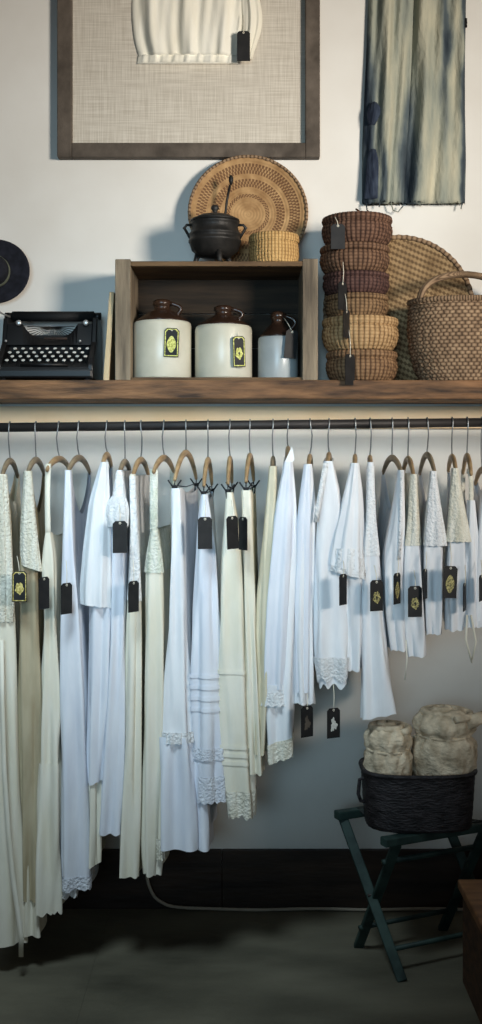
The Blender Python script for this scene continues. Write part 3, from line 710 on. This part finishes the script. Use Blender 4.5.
# ------------------------------------------------------------------ typewriter
ty0 = -.275; tx0, tx1 = X(-5, ty0), X(93, ty0); tw = tx1 - tx0; tcx = (tx0 + tx1) / 2
tp = empty('typewriter', (tcx, ty0 + .12, SH))
def tz(z): return SH + z * 1.13
MB().box((tcx, -.15, tz(.02)), (tw - .006, .25, .028)).build('base', M_BLACK, tp, smooth=False, bevel=.006)
for sx in (-1, 1):
    x = tcx + sx * (tw / 2 - .010)
    prof2 = [(-.272, .006), (-.272, .045), (-.25, .066), (-.18, .118), (-.155, .19), (-.06, .195), (-.035, .17), (-.03, .006)]
    mb = MB(); mb.loft([[Vector((x + s * .009, y, tz(z))) for y, z in prof2] for s in (-1, 1)], True, True, True)
    mb.build('side_panel', M_BLACK, tp, smooth=False, bevel=.004)
    for y in (-.25, -.05): pass
mb = MB(); mb.loft([[Vector((x, y, tz(z))) for y, z in ((-.272, .02), (-.272, .038), (-.255, .046), (-.20, .06), (-.15, .085), (-.15, .02))] for x in (tcx - tw / 2 + .018, tcx + tw / 2 - .018)], True, True, True)
mb.build('keyboard_deck', M_BLACKM, tp, smooth=False)
MB().tube([(tcx - .075, -.276, tz(.044)), (tcx + .075, -.276, tz(.044))], .006, 10).build('space_bar', M_BLACK, tp)
ksp = 8.2 * (ty0 + D) / F
kmesh = None
for r in range(4):
    ky = -.262 + .022 * r; kz = tz(.058 + .013 * r)
    for k in range(10):
        kx = X(6 + (r % 2) * 4, ty0) + k * ksp
        if kmesh is None:
            mb = MB(); mb.m = 0; mb.tube([(0, .004, -.02), (0, 0, 0)], .0016, 6)
            rot = Matrix.Rotation(math.radians(38), 4, 'X')
            mb.m = 0; k2 = MB().lathe([(.0060, -.003), (.0060, .0)], n=16, cap0=True, cap1=False).xf(rot); mb.add(k2.v, k2.f)
            mb.m = 1; k3 = MB().lathe([(.0060, .0), (.0053, .0012), (.004, .0006), (.002, .0004)], n=16, cap0=False).xf(rot); mb.add(k3.v, k3.f)
            ko = mb.build('key', [M_BLACKM, M_KEY], tp, origin=(0, 0, 0)); kmesh = ko
        else:
            ko = kmesh.copy(); C.objects.link(ko); ko.parent = tp
        ko.location = Vector((kx, ky, kz)) - Vector(tp['_o'])
# front cover with curved type basket opening
mb = MB(); n = 24; top = []; bot = []
for i in range(n + 1):
    s = -1 + 2 * i / n; x = tcx + s * (tw / 2 - .018)
    zc = .118 + (.045 * min(1, max(0, (abs(s) - .42) / .25)) if True else 0)
    top.append(Vector((x, -.165, tz(.172 if abs(s) > .62 else .172 - .045 * math.sqrt(max(0, 1 - (s / .62) ** 2)))))); bot.append(Vector((x, -.19, tz(.108))))
mb.loft([top, bot, [p + Vector((0, .012, 0)) for p in bot], [p + Vector((0, .012, 0)) for p in top]], False)
mb.build('front_cover', M_BLACK, tp, smooth=False)
mb = MB()
for i in range(21):
    a = PI * (i / 20); mb.tube([(tcx + .078 * math.cos(a), -.15, tz(.165 - .052 * math.sin(a))), (tcx + .012 * math.cos(a), -.115, tz(.168))], .0014, 5)
mb.build('type_bars', M_CHROME if False else M_IRON, tp)
MB().box((tcx, -.10, tz(.10)), (tw - .036, .10, .09)).build('inner_frame', M_BLACKM, tp, smooth=False)
MB().tube([(tcx - tw / 2 + .02, -.10, tz(.20)), (tcx + tw / 2 - .02, -.10, tz(.20))], .017, 20).build('platen', M_BLACKM, tp)
for sx in (-1, 1):
    MB().tube([(tcx + sx * (tw / 2 - .02), -.10, tz(.20)), (tcx + sx * (tw / 2 + .004), -.10, tz(.20))], .013, 18).build('platen_knob', M_BLACK, tp)
    px = 19 if sx < 0 else 86
    c = P(px, 323, -.17); MB().lathe([(.009, 0), (.0095, .006), (.006, .009), (.002, .0095)], n=20).xf(disc_rot(c)).build('ribbon_spool_knob', M_CHROME, tp)
    c = P(6 if sx < 0 else 80, 341, -.195); MB().lathe([(.004, 0), (.004, .004), (.001, .0055)], n=12).xf(disc_rot(c)).build('screw', M_CHROME, tp)
mb = MB(); mb.box((tcx, -.055, tz(.205)), (tw - .05, .012, .034)); mb.build('paper_table', M_BLACK, tp, smooth=False, bevel=.004)
MB().tube([(tcx - tw / 2 + .015, -.12, tz(.196)), (tcx - tw / 2 - .01, -.15, tz(.205)), (tcx - tw / 2 - .012, -.17, tz(.212))], .003, 8).build('return_lever', M_CHROME, tp)
MB().box((tcx + .02, -.1735, tz(.128)), (.075, .002, .007), Matrix.Rotation(-.37, 3, 'X')).build('trim_strip', M_BROWNGL, tp, smooth=False)
for sx in (-1, 1):
    for y in (-.25, -.05): MB().lathe([(.011, 0), (.011, .008)], (tcx + sx * (tw / 2 - .02), y, SH), 14).build('foot', M_BLACKM, tp)
tag(tp, 'black antique typewriter with round pale keys at the shelf left end', 'typewriter')

# ------------------------------------------------------------------ leaning board, crate
a, b = P(105, 381, -.27), P(111, 292, -.26)
mb = MB(); bx0, bx1 = X(103.5, -.26), X(109.5, -.26); zt = Z(292, -.26); sh_ = X(113, -.26) - X(107, -.26)
mb.loft([[Vector((bx0, -.275, SH)), Vector((bx1, -.275, SH)), Vector((bx1, -.05, SH)), Vector((bx0, -.05, SH))],
         [Vector((bx0 + sh_, -.265, zt)), Vector((bx1 + sh_ - .004, -.265, zt)), Vector((bx1 + sh_ - .004, -.05, zt)), Vector((bx0 + sh_, -.05, zt))]], True, True, True)
tag(mb.build('wooden_board', M_PALEWOOD, origin=(bx0, -.16, SH), smooth=False, bevel=.002), 'thin pale wooden board leaning against the left side of the crate', 'board')
CY = -.285; cx0, cx1 = X(115, CY), X(318, CY); CT = Z(261, CY); ew = 15.5 * (CY + D) / F
cr = empty('wooden_crate', ((cx0 + cx1) / 2, -.15, SH))
for x, zz in ((cx0 + ew / 2, Z(259, CY)), (cx1 - ew / 2, Z(258.5, CY))):
    MB().box((x, (CY - .012) / 2, (SH + zz) / 2), (ew, -CY - .012, zz - SH)).build('end_board', M_CRATE, cr, smooth=False, bevel=.003)
iw = cx1 - cx0 - 2 * ew; icx = (cx0 + cx1) / 2
MB().box((icx, CY / 2 - .006, CT - .008), (iw, -CY - .016, .016)).build('top_plank', M_CRATEH, cr, smooth=False, bevel=.002)
MB().box((icx, CY / 2 - .004, SH + .005), (iw, -CY - .03, .010)).build('bottom_plank', M_CRATEH, cr, smooth=False)
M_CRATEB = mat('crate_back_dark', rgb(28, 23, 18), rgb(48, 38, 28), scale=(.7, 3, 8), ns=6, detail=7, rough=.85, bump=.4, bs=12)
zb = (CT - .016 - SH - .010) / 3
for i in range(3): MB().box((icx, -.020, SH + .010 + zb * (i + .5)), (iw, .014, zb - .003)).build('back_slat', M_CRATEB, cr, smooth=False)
tag(cr, 'old wooden crate lying on its side on the shelf holding three jugs', 'crate')

# ------------------------------------------------------------------ jugs
def jug(pxl, pxr, y, py_body, py_top, mbody, mtop, label, neckr=.028):
    x = X((pxl + pxr) / 2, y); R = (pxr - pxl) / 2 * (y + D) / F; zb_ = SH + .010; hb = Z(py_body, y) - zb_; ht = Z(py_top, y) - zb_
    o = empty('stoneware_jug', (x, y, zb_))
    MB().lathe([(R * .95, 0), (R, .006), (R, hb * .5), (R, hb - .012), (R * .97, hb - .002), (R * .9, hb + .003)], (x, y, zb_), 48, cap1=True).build('body', mbody, o)
    hs = ht - hb
    MB().lathe([(R * .93, hb), (R * .9, hb + .006), (R * .74, hb + hs * .22), (R * .52, hb + hs * .42), (neckr, hb + hs * .55), (neckr * .92, hb + hs * .72), (neckr * 1.12, hb + hs * .76), (neckr * 1.12, hb + hs * .92), (neckr * .8, hb + hs)], (x, y, zb_), 40).build('shoulder', mtop, o)
    pts = []
    for i in range(11):
        a = PI * (i / 10); pts.append((x + neckr * .9 + .030 * math.sin(a) + .012 * i / 10, y - .012, zb_ + hb + hs * .84 - (hs * .62) * i / 10 + .006 * math.sin(a)))
    MB().tube(pts, .0065, 10).build('handle', mtop, o)
    tag(o, label, 'jug', 'stoneware jugs in the crate')
    return x, zb_ + hb + hs * .7
JY = -.17
jug(133, 191.5, JY, 323, 300, M_CREAMGL, M_BROWNGL, 'cream stoneware jug with brown top, leftmost of the three in the crate')
jug(195, 252, JY, 327, 306, M_CREAMGL, M_BROWNGL, 'cream stoneware jug with brown top, middle of the three in the crate')
jug(258, 298, JY, 338, 312, M_GREYGL, M_BROWNGL, 'smaller grey stoneware jug, rightmost of the three in the crate', neckr=.022)
hangtag((164, 328, 179, 357), -.268, P(168, 315, -.205), 'black hang tag with lime oval on the leftmost jug', em='oval', em_m=M_LIME, border=True, group='hang tags on the shelf pieces', roll=-.04)
hangtag((233, 336, 245, 367), -.266, P(236, 319, -.205), 'black hang tag with lime rosette on the middle jug', em='rose', em_m=M_LIME, border=True, group='hang tags on the shelf pieces', roll=.03, full=13)
hangtag((285, 330, 297, 358), -.24, P(284, 318, -.195), 'plain black hang tag on the small grey jug', group='hang tags on the shelf pieces', full=13, roll=-.1)

# ------------------------------------------------------------------ on the crate: plate, cauldron, ladle, small basket
pr = 60 * (-.06 + D) / F
tl = .15
pc = Vector((X(248, -.07), -.062, CT + pr * math.cos(tl) + .002))
pm = Matrix.Translation(pc) @ Matrix.Rotation(PI / 2 - tl, 4, 'X')
mb = MB().lathe([(.0005, -.012), (.05, -.011), (.12, -.006), (pr * .93, .006), (pr * .985, .013), (pr, .011), (pr * .985, .006), (pr * .93, .0), (.12, -.013), (.05, -.018), (.0005, -.019)], n=96)
pl = mb.build('coiled_basket_plate', M_COIL, origin=(0, 0, 0)); pl.matrix_world = pm; pl['_o'] = (0, 0, 0)
mb = MB(); n = 96
mb.lathe([(pr * .975 + .005 * math.cos(q), .0095 + .005 * math.sin(q)) for q in [2 * PI * i / 8 for i in range(9)]], n=n, fn=lambda r, z, a, i: (r + .001 * math.cos(48 * a), z + .001 * math.sin(48 * a)), cap0=False, cap1=False)
mb.build('coiled_rim', W_RIM, pl)
tag(pl, 'round coiled straw plate with brown ring pattern leaning on the wall above the crate', 'basket plate')
ky = -.19; kx = X(215, ky); kR = 26.5 * (ky + D) / F; kz = CT
kd = empty('iron_cauldron', (kx, ky, kz)); kh = Z(213, ky) - kz
b0 = .022
MB().lathe([(.01, b0), (kR * .6, b0 + .004), (kR * .88, b0 + .02), (kR * .97, b0 + .040), (kR * 1.0, b0 + .042), (kR * 1.0, b0 + .047), (kR * .965, b0 + .049), (kR * .95, b0 + .058), (kR * .985, b0 + .060), (kR * .98, b0 + .065), (kR * .93, b0 + .068), (kR * .86, b0 + .082), (kR * .9, b0 + .09), (kR * .93, b0 + .094), (kR * .9, b0 + .097)], (kx, ky, kz), 48, fn=lambda r, z, a, i: (r, z * 1.2)).build('pot', M_IRON, kd)
MB().lathe([(kR * .94, b0 + .098), (kR * .92, b0 + .103), (kR * .6, b0 + .114), (.02, b0 + .120), (.006, b0 + .121), (.008, b0 + .128), (.014, b0 + .134), (.011, b0 + .142), (.002, b0 + .144)], (kx, ky, kz), 48, fn=lambda r, z, a, i: (r, z * 1.2)).build('lid', M_IRON, kd)
for i in range(3):
    a = -PI / 2 + .25 + 2 * PI * i / 3; c, s = math.cos(a), math.sin(a)
    MB().tube([(kx + .058 * c, ky + .058 * s, kz + .04), (kx + .066 * c, ky + .066 * s, kz + .02), (kx + .07 * c, ky + .07 * s, kz)], [.011, .008, .009], 10).build('leg', M_IRON, kd)
for sx in (-1, 1):
    MB().tube([(kx + sx * kR * .9, ky, kz + b0 + .064), (kx + sx * (kR + .012), ky, kz + b0 + .100), (kx + sx * (kR + .016), ky, kz + b0 + .100), (kx + sx * (kR + .006), ky, kz + b0 + .112), (kx + sx * kR * .88, ky, kz + b0 + .112)], .0045, 8).build('ear_handle', M_IRON, kd)
tag(kd, 'black cast iron cauldron with lid and three feet on top of the crate', 'cauldron')
la = empty('iron_ladle', P(225, 212, -.16))
MB().tube([P(222, 258, -.085), P(224, 225, -.10), P(227, 200, -.115), P(230, 185, -.12)], .0042, 8).build('handle', M_IRON, la)
mb = MB(); c = P(231, 179, -.122); mb.lathe([(.003, -.02), (.0075, -.008), (.008, .004), (.004, .012), (.001, .013)], c, 12); mb.build('grip', M_IRON, la)
c = P(222, 262, -.085); MB().lathe([(.004, .002 - .0), (.018, .003), (.026, .012), (.028, .02), (.026, .019), (.018, .008), (.004, .006)], (c.x, c.y, CT), 20).build('bowl', M_IRON, la)
tag(la, 'thin iron ladle standing upright behind the cauldron', 'ladle')

def weave_fn(n, amp, base=None):
    def fn(r, z, a, i): return (r + amp * math.cos(n * a + PI * (i % 2)), z)
    return fn
def wickerwall(prof, rows):
    t = np.linspace(0, 1, rows); s = np.linspace(0, 1, len(prof))
    return list(zip(np.interp(t, s, [p[0] for p in prof]), np.interp(t, s, [p[1] for p in prof])))
sy = -.20; sx_ = X(274, sy); sR = 24.5 * (sy + D) / F; hz = Z(235, sy) - CT
sb = empty('small_straw_basket', (sx_, sy, CT))
MB().lathe(wickerwall([(sR * .95, 0), (sR * 1.02, hz * .3), (sR, hz * .6), (sR * .97, hz * .72)], 14), (sx_, sy, CT), 96, fn=weave_fn(24, .0014)).build('body', W_STRAW, sb)
MB().lathe(wickerwall([(sR * 1.0, hz * .72), (sR * 1.03, hz * .78), (sR * 1.01, hz * .96), (sR * .9, hz), (.002, hz * 1.03)], 10), (sx_, sy, CT), 96, fn=weave_fn(32, .001), cap0=False).build('lid', W_STRAW, sb)
tag(sb, 'small round lidded straw basket right of the cauldron on the crate', 'basket')

# ------------------------------------------------------------------ stacked baskets, tray, handled basket
tyr = -.06; tr = 75.5 * (tyr + D) / F; tl = .05
tc_ = Vector((X(399, -.03), -.030, SH + tr * math.cos(tl) + .001))
mb = MB().lathe([(.0005, -.006), (.12, -.004), (tr * .93, .004), (tr, .012), (tr, .007), (tr * .93, -.003), (.12, -.010), (.0005, -.012)], n=96)
tray = mb.build('flat_woven_tray', M_TWILL, origin=(0, 0, 0)); tray.matrix_world = Matrix.Translation(tc_) @ Matrix.Rotation(PI / 2 - tl, 4, 'X'); tray['_o'] = (0, 0, 0)
mb = MB(); mb.lathe([(tr * .985 + .008 * math.cos(q), .009 + .006 * math.sin(q)) for q in [2 * PI * i / 8 for i in range(9)]], n=120, fn=lambda r, z, a, i: (r + .0012 * math.cos(60 * a), z + .001 * math.sin(60 * a)), cap0=False, cap1=False)
mb.build('bound_rim', W_RIM, tray)
tag(tray, 'large flat round woven cane tray leaning on the wall behind the baskets', 'tray')
BY = -.178
stack = [(322, 392, 213, 243, W_RED, 'reddish brown basket, topmost of the tall stack'),
         (320, 389, 243, 271, W_RED2, 'russet basket, second from the top of the tall stack'),
         (323, 389, 271, 293, W_PURP, 'dark plum brown shallow basket, third from the top of the stack'),
         (325, 388, 293, 316, W_TAN, 'tan shallow basket, third from the bottom of the stack'),
         (322, 398, 316, 350, W_LIGHT, 'pale straw basket, second from the bottom of the stack'),
         (326, 397, 350, 383, W_ORANGE, 'amber brown basket at the bottom of the stack')]
zprev = SH; 
for (a, b, t, u, m, lab) in stack[::-1]:
    x = X((a + b) / 2, BY); R = (b - a) / 2 * (BY + D) / F; z0_ = zprev; hgt = Z(t, BY - .075) - z0_
    o = empty('round_basket', (x, BY, z0_))
    MB().lathe(wickerwall([(R * .80, .0), (R * .93, hgt * .18), (R * 1.0, hgt * .45), (R * .985, hgt * .66), (R * .93, hgt * .76)], 12), (x, BY, z0_), 132, fn=weave_fn(33, .0026)).build('basket_wall', m, o)
    wob = random.uniform(0, 6)
    MB().lathe([(R * .93, hgt * .74), (R * .97, hgt * .76), (R * 1.0, hgt * .86), (R * .985, hgt * .97), (R * .92, hgt * .999), (R * .5, hgt * .998)], (x, BY, z0_), 132,
               fn=lambda r, z, a_, i: (r + .0012 * math.cos(44 * a_ + i), z - (.0015 * abs(math.cos(22 * a_)) if i in (2, 3) else 0)), cap0=False).build('rim', m, o)
    if t == 213:
        pts = [(x + .02, BY, z0_ + hgt - .002), (x + .012, BY - .005, z0_ + hgt + .012), (x + .004, BY - .004, z0_ + hgt + .024), (x - .004, BY, z0_ + hgt + .03)]
        MB().tube(pts, .003, 8).build('lid_twig', W_RED, o)
    zprev = z0_ + hgt
    tag(o, lab, 'basket', 'round baskets in the stack')
for r, top, lab in (((331, 224, 345, 249), (335, 217), 'dark hang tag on the topmost basket of the stack'),
                    ((338, 282, 347, 310), (343, 262), 'dark hang tag hanging over the middle baskets of the stack'),
                    ((343, 310, 350, 338), (345, 294), 'dark edge-on hang tag over the tan shallow basket'),
                    ((345, 354, 355, 385), (349, 330), 'dark hang tag reaching the shelf below the pale straw basket')):
    hangtag(r, -.31 if r[1] > 300 else -.30, P(top[0], top[1], -.295), lab, group='hang tags on the shelf pieces', full=14)
hy = -.172; hx = X(467, hy); hR = 59 * (hy + D) / F; hz = Z(300, hy) - SH
hb = empty('handled_wicker_basket', (hx, hy, SH)); ysq = .62
def sq(mb): mb.v = [(v[0], hy + (v[1] - hy) * ysq, v[2]) for v in mb.v]; return mb
prof = [(hR * .78, 0), (hR * .88, hz * .15), (hR * .97, hz * .4), (hR * 1.0, hz * .65), (hR * .98, hz * .88), (hR * .96, hz * .94)]
sq(MB().lathe(wickerwall(prof, 26), (hx, hy, SH), 208, fn=weave_fn(26, .006), cap1=False)).build('basket_wall', W_BASK, hb)
mb = MB()
mb.lathe([(hR * .97 + .009 * math.cos(q), hz * .965 + .009 * math.sin(q)) for q in [2 * PI * i / 8 for i in range(9)]], (hx, hy, SH), 168, fn=lambda r, z, a, i: (r + .002 * math.cos(56 * a + 1.2 * i), z), cap0=False, cap1=False)
sq(mb).build('rim', W_RIM, hb)
pts = []
for i in range(21):
    a = PI * i / 20; pts.append(Vector((hx - hR * .84 * math.cos(a), hy - .045 * math.cos(a) , SH + hz * .92 + .105 * math.sin(a) ** .8)))
mb = MB(); rings = []
for i, p in enumerate(pts):
    t = (pts[min(i + 1, 20)] - pts[max(i - 1, 0)]).normalized(); s = Vector((0, 1, 0)); u = t.cross(s).normalized()
    rings.append([p + s * .018 * math.cos(q) + u * .011 * math.sin(q) for q in [2 * PI * j / 12 for j in range(12)]])
mb.loft(rings, True, True, True); mb.build('handle', W_RIM, hb)
tag(hb, 'brown wicker basket with an arched handle at the shelf right end', 'basket')

# ------------------------------------------------------------------ folding stool
ST = .415
A0, A1 = Vector((.321, -.31, ST)), Vector((.436, -.555, ST))          # tops: back, front (left end)
FB, FF = Vector((.348, -.322, 0)), Vector((.473, -.545, 0))           # feet: back, front
rd = Vector((.907, .407, 0)).normalized(); LEN = .36
st = empty('folding_stool', ((A0 + A1) / 2 + rd * LEN / 2) * 1); st.location.z = 0; st['_o'] = tuple(st.location)
for base in (A0, A1):
    MB().tube([base - rd * .025, base + rd * (LEN + .045)], 0, sq=(.013, .017)).build('top_rail', M_STOOL, st, smooth=False, bevel=.004)
for k, e in enumerate((0, LEN)):
    o1 = rd * e; inn = rd * (.013 if k == 0 else -.013)
    MB().tube([A0 + o1 - Vector((0, 0, .012)), FF + o1], 0, sq=(.0085, .015)).build('leg', M_STOOL, st, smooth=False, bevel=.003)
    MB().tube([A1 + o1 + inn * 1.7 - Vector((0, 0, .012)), FB + o1 + inn * 1.7], 0, sq=(.0085, .015)).build('leg', M_STOOL, st, smooth=False, bevel=.003)
    m = (A0 + FF) / 2 + o1
    MB().tube([m - rd * .014, m + inn * 1.7 + rd * .014], .005, 10).build('pivot_bolt', M_IRON, st)
def on(a, b, t): return a + (b - a) * t
for a, b, t, r in ((A1, FB, .19, .0085), (A0, FF, .82, .0075), (A1, FB, .80, .0075)):
    p = on(a, b, t); MB().tube([p, p + rd * LEN], r, 10).build('stretcher', M_STOOL, st)
mb = MB(); rows = []
for i in range(9):
    q = i / 8; p = A0 + (A1 - A0) * q + Vector((0, 0, .016 - .022 * math.sin(PI * q)))
    rows.append([p + rd * .05, p + rd * (LEN - .02), p + rd * (LEN - .02) - Vector((0, 0, .003)), p + rd * .05 - Vector((0, 0, .003))])
mb.loft(rows, True, True, True); mb.build('seat_sling', M_CANVAS, st)
tag(st, 'green painted folding stool with crossed legs holding the dark bin', 'stool')

# ------------------------------------------------------------------ bin and rolls
bc = Vector((X(417, -.42), -.425, ST + .017)); bR = 55.5 * (-.42 + D) / F
bz = Z(766, -.42) - bc.z
bn = empty('dark_woven_bin', bc)
def ovl(mb, k=.72):
    ax, ay = rd, Vector((-rd.y, rd.x, 0)); out = []
    for v in mb.v:
        d = Vector(v) - bc; out.append(tuple(bc + Vector((d.x, d.y * k, d.z))))
    mb.v = out; return mb
def sqr(a): return (abs(math.cos(a)) ** 3.2 + abs(math.sin(a)) ** 3.2) ** (-1 / 3.2)
prof = wickerwall([(bR * .93, 0), (bR * .96, bz * .3), (bR * .985, bz * .75), (bR * 1.0, bz)], 18)
inner = [(bR * .97, bz), (bR * .93, bz * .5), (bR * .86, .012), (.002, .010)]
ovl(MB().lathe(prof + inner, bc, 120, fn=lambda r, z, a, i: ((r + (.0012 * math.cos(30 * a + PI * (i % 2)) if i < 18 else 0)) * sqr(a), z))).build('bin_wall', M_LEATHER, bn)
ovl(MB().lathe([(bR * 1.0 + .007 * math.cos(q), bz + .007 * math.sin(q)) for q in [2 * PI * i / 8 for i in range(9)]], bc, 96, fn=lambda r, z, a, i: (r * sqr(a), z), cap0=False, cap1=False)).build('rim', M_LEATHER, bn)
for sx in (-1,):
    x = bc.x + sx * bR * 1.01
    MB().tube([(x - sx * .008, bc.y - .03, bc.z + bz * .85), (x + sx * .008, bc.y - .032, bc.z + bz * .82), (x + sx * .012, bc.y - .03, bc.z + bz * .55), (x + sx * .004, bc.y - .028, bc.z + bz * .42), (x - sx * .012, bc.y - .028, bc.z + bz * .40)], .0055, 8).build('handle', M_LEATHER, bn)
tag(bn, 'dark oval woven leather bin standing on the folding stool', 'bin')
def cloth_roll(x, y, R, ztop, label, waist=None, knot=False, dip=.15):
    z0_ = bc.z + .012; hgt = ztop - z0_; o = empty('cloth_roll', (x, y, z0_)); n = 72
    prof = []
    for i in range(26):
        t = i / 25; r = R * (.93 + .07 * math.sin(PI * t)); r *= .62 + .38 * min(1, t / .52) ** .8
        if waist: r *= 1 - dip * math.exp(-((t - waist) / .04) ** 2)
        if t > .86: r *= math.sqrt(max(.05, 1 - ((t - .86) / .175) ** 2))
        prof.append((r, t * hgt))
    ph = random.uniform(0, 6)
    MB().lathe(prof, (x, y, z0_), n, fn=lambda r, z, a, i: (r + .0035 * math.cos(9 * a + ph + i * .5) + .002 * math.cos(17 * a - i * .9), z + .003 * math.cos(5 * a + ph))).build('wrapped_cloth', M_ROLL, o)
    pts = []; rr0 = R * .82
    for i in range(70):      # the spiral of the rolled edge on top
        q = i / 69; a = ph + q * 2 * PI * 2.4; r = rr0 * (1 - q) + .006
        pts.append((x + r * math.cos(a), y + r * math.sin(a), z0_ + hgt * (.955 + .05 * q)))
    MB().tube(pts, .011, 8).build('spiral_fold', M_ROLL, o)
    if waist:
        pts = [(x + R * (1 - dip) * math.cos(2 * PI * i / 32), y + R * (1 - dip) * math.sin(2 * PI * i / 32), z0_ + hgt * waist) for i in range(33)]
        MB().tube(pts, .004, 8).build('tie_cord', M_ROLL, o)
    if knot:
        pts = [(x + R * .5, y - R * .55, z0_ + hgt * .86), (x + R * .85, y - R * .5, z0_ + hgt * .93), (x + R * 1.15, y - R * .35, z0_ + hgt * .95), (x + R * 1.3, y - R * .3, z0_ + hgt * .88)]
        MB().tube(pts, [.016, .02, .021, .012], 12).build('loose_end', M_ROLL, o)
    tag(o, label, 'cloth roll', 'rolls of cloth in the bin')
cloth_roll(X(388, -.44), -.44, 24 * (-.44 + D) / F, Z(724, -.44), 'smaller roll of natural linen cloth standing in the bin, left one', waist=.74)
cloth_roll(X(444, -.425), -.425, 32 * (-.425 + D) / F, Z(709, -.425), 'larger tied roll of natural linen cloth in the bin, right one', waist=.77, knot=True, dip=.2)

# ------------------------------------------------------------------ chest at the lower right, cable
tz_ = .27
cfy = -.86; cxl = X(482, cfy)
ch = empty('wooden_chest', (cxl + .22, -.72, 0)); rotc = None
MB().box((cxl + .235, -.70, .135), (.45, .30, .27)).build('chest_body', M_CHEST, ch, smooth=False, bevel=.004)
MB().box((cxl + .235, -.70, .284), (.474, .324, .028)).build('lid', mat('chest_lid', rgb(104, 72, 48), rgb(140, 100, 68), scale=(.7, 3, 6), ns=8, rough=.5), ch, smooth=False, bevel=.005)
for x in (cxl + .03, cxl + .44): MB().box((x, -.853, .134), (.04, .008, .266)).build('corner_strap', M_CHEST, ch, smooth=False, bevel=.002)
tag(ch, 'brown wooden chest on the floor at the lower right corner', 'chest')
pts = [P(146, 866, -.05), P(148, 882, -.05), P(154, 896, -.05), P(163, 903, -.045)]
for i in range(24):
    x = X(172, -.04) + i * .055; pts.append(Vector((x, -.040 + .005 * math.sin(i * .9), .008 + (.010 * math.exp(-i * 1.2)))))
sm = []
for i in range(len(pts) - 1):
    p0, p1, p2, p3 = pts[max(0, i - 1)], pts[i], pts[i + 1], pts[min(len(pts) - 1, i + 2)]
    for k in range(5):
        t = k / 5; sm.append(.5 * ((2 * p1) + (p2 - p0) * t + (2 * p0 - 5 * p1 + 4 * p2 - p3) * t * t + (3 * p1 - p0 - 3 * p2 + p3) * t ** 3))
up = [Vector((pts[0].x - .01, -.03, .55)), Vector((pts[0].x - .008, -.035, .35))]
cab = MB().tube(up + sm, .0055, 8).build('floor_cable', M_CABLE, origin=pts[6])
tag(cab, 'thin grey cable running along the foot of the dark baseboard', 'cable')

# ------------------------------------------------------------------ light, world, camera
def area(name, loc, target, size, power, col, spread=None, size_y=None):
    l = bpy.data.lights.new(name, 'AREA'); l.energy = power; l.color = col; l.size = size
    if size_y: l.shape = 'RECTANGLE'; l.size_y = size_y
    if spread: l.spread = math.radians(spread)
    o = bpy.data.objects.new(name, l); C.objects.link(o); o.location = loc
    o.rotation_euler = (Vector(target) - Vector(loc)).to_track_quat('-Z', 'Y').to_euler()
    return o
area('window_light_right', (2.7, -3.9, 2.35), (.1, 0, 2.45), .8, 18.5, (1, .91, .80), spread=50)
def spot(name, loc, target, power, col, angle, blend, radius):
    l = bpy.data.lights.new(name, 'SPOT'); l.energy = power; l.color = col; l.spot_size = math.radians(angle); l.spot_blend = blend; l.shadow_soft_size = radius
    o = bpy.data.objects.new(name, l); C.objects.link(o); o.location = loc
    o.rotation_euler = (Vector(target) - Vector(loc)).to_track_quat('-Z', 'Y').to_euler()
    return o
spot('window_light_front', (-.55, -4.4, 1.95), (-.1, 0, 1.62), 400, (.52, .80, 1.0), 38, 1.0, .8)
spot('garment_fill_spot', (-.55, -1.9, 3.1), (-.36, -.46, .88), 185, (.74, .91, 1.0), 46, .9, .3)  # added overhead fill: brightens the garments, lets them shade the lower wall
w = bpy.data.worlds.new('world'); bpy.context.scene.world = w; w.use_nodes = True
w.node_tree.nodes['Background'].inputs[0].default_value = (.85, .80, .74, 1); w.node_tree.nodes['Background'].inputs[1].default_value = .065
cd_ = bpy.data.cameras.new('camera'); cam = bpy.data.objects.new('camera', cd_); C.objects.link(cam)
cam.location = (0, -D, H); cam.rotation_euler = (PI / 2, 0, 0)
cd_.sensor_fit = 'VERTICAL'; cd_.sensor_height = 36; cd_.lens = F / 1024 * 36; cd_.shift_y = -(512 - HY) / 1024; cd_.clip_start = .05
sc = bpy.context.scene; sc.camera = cam
sc.view_settings.view_transform = 'Standard'; sc.view_settings.look = 'None'; sc.view_settings.exposure = 0
for o in list(C.objects):
    if '_o' in o: del o['_o']
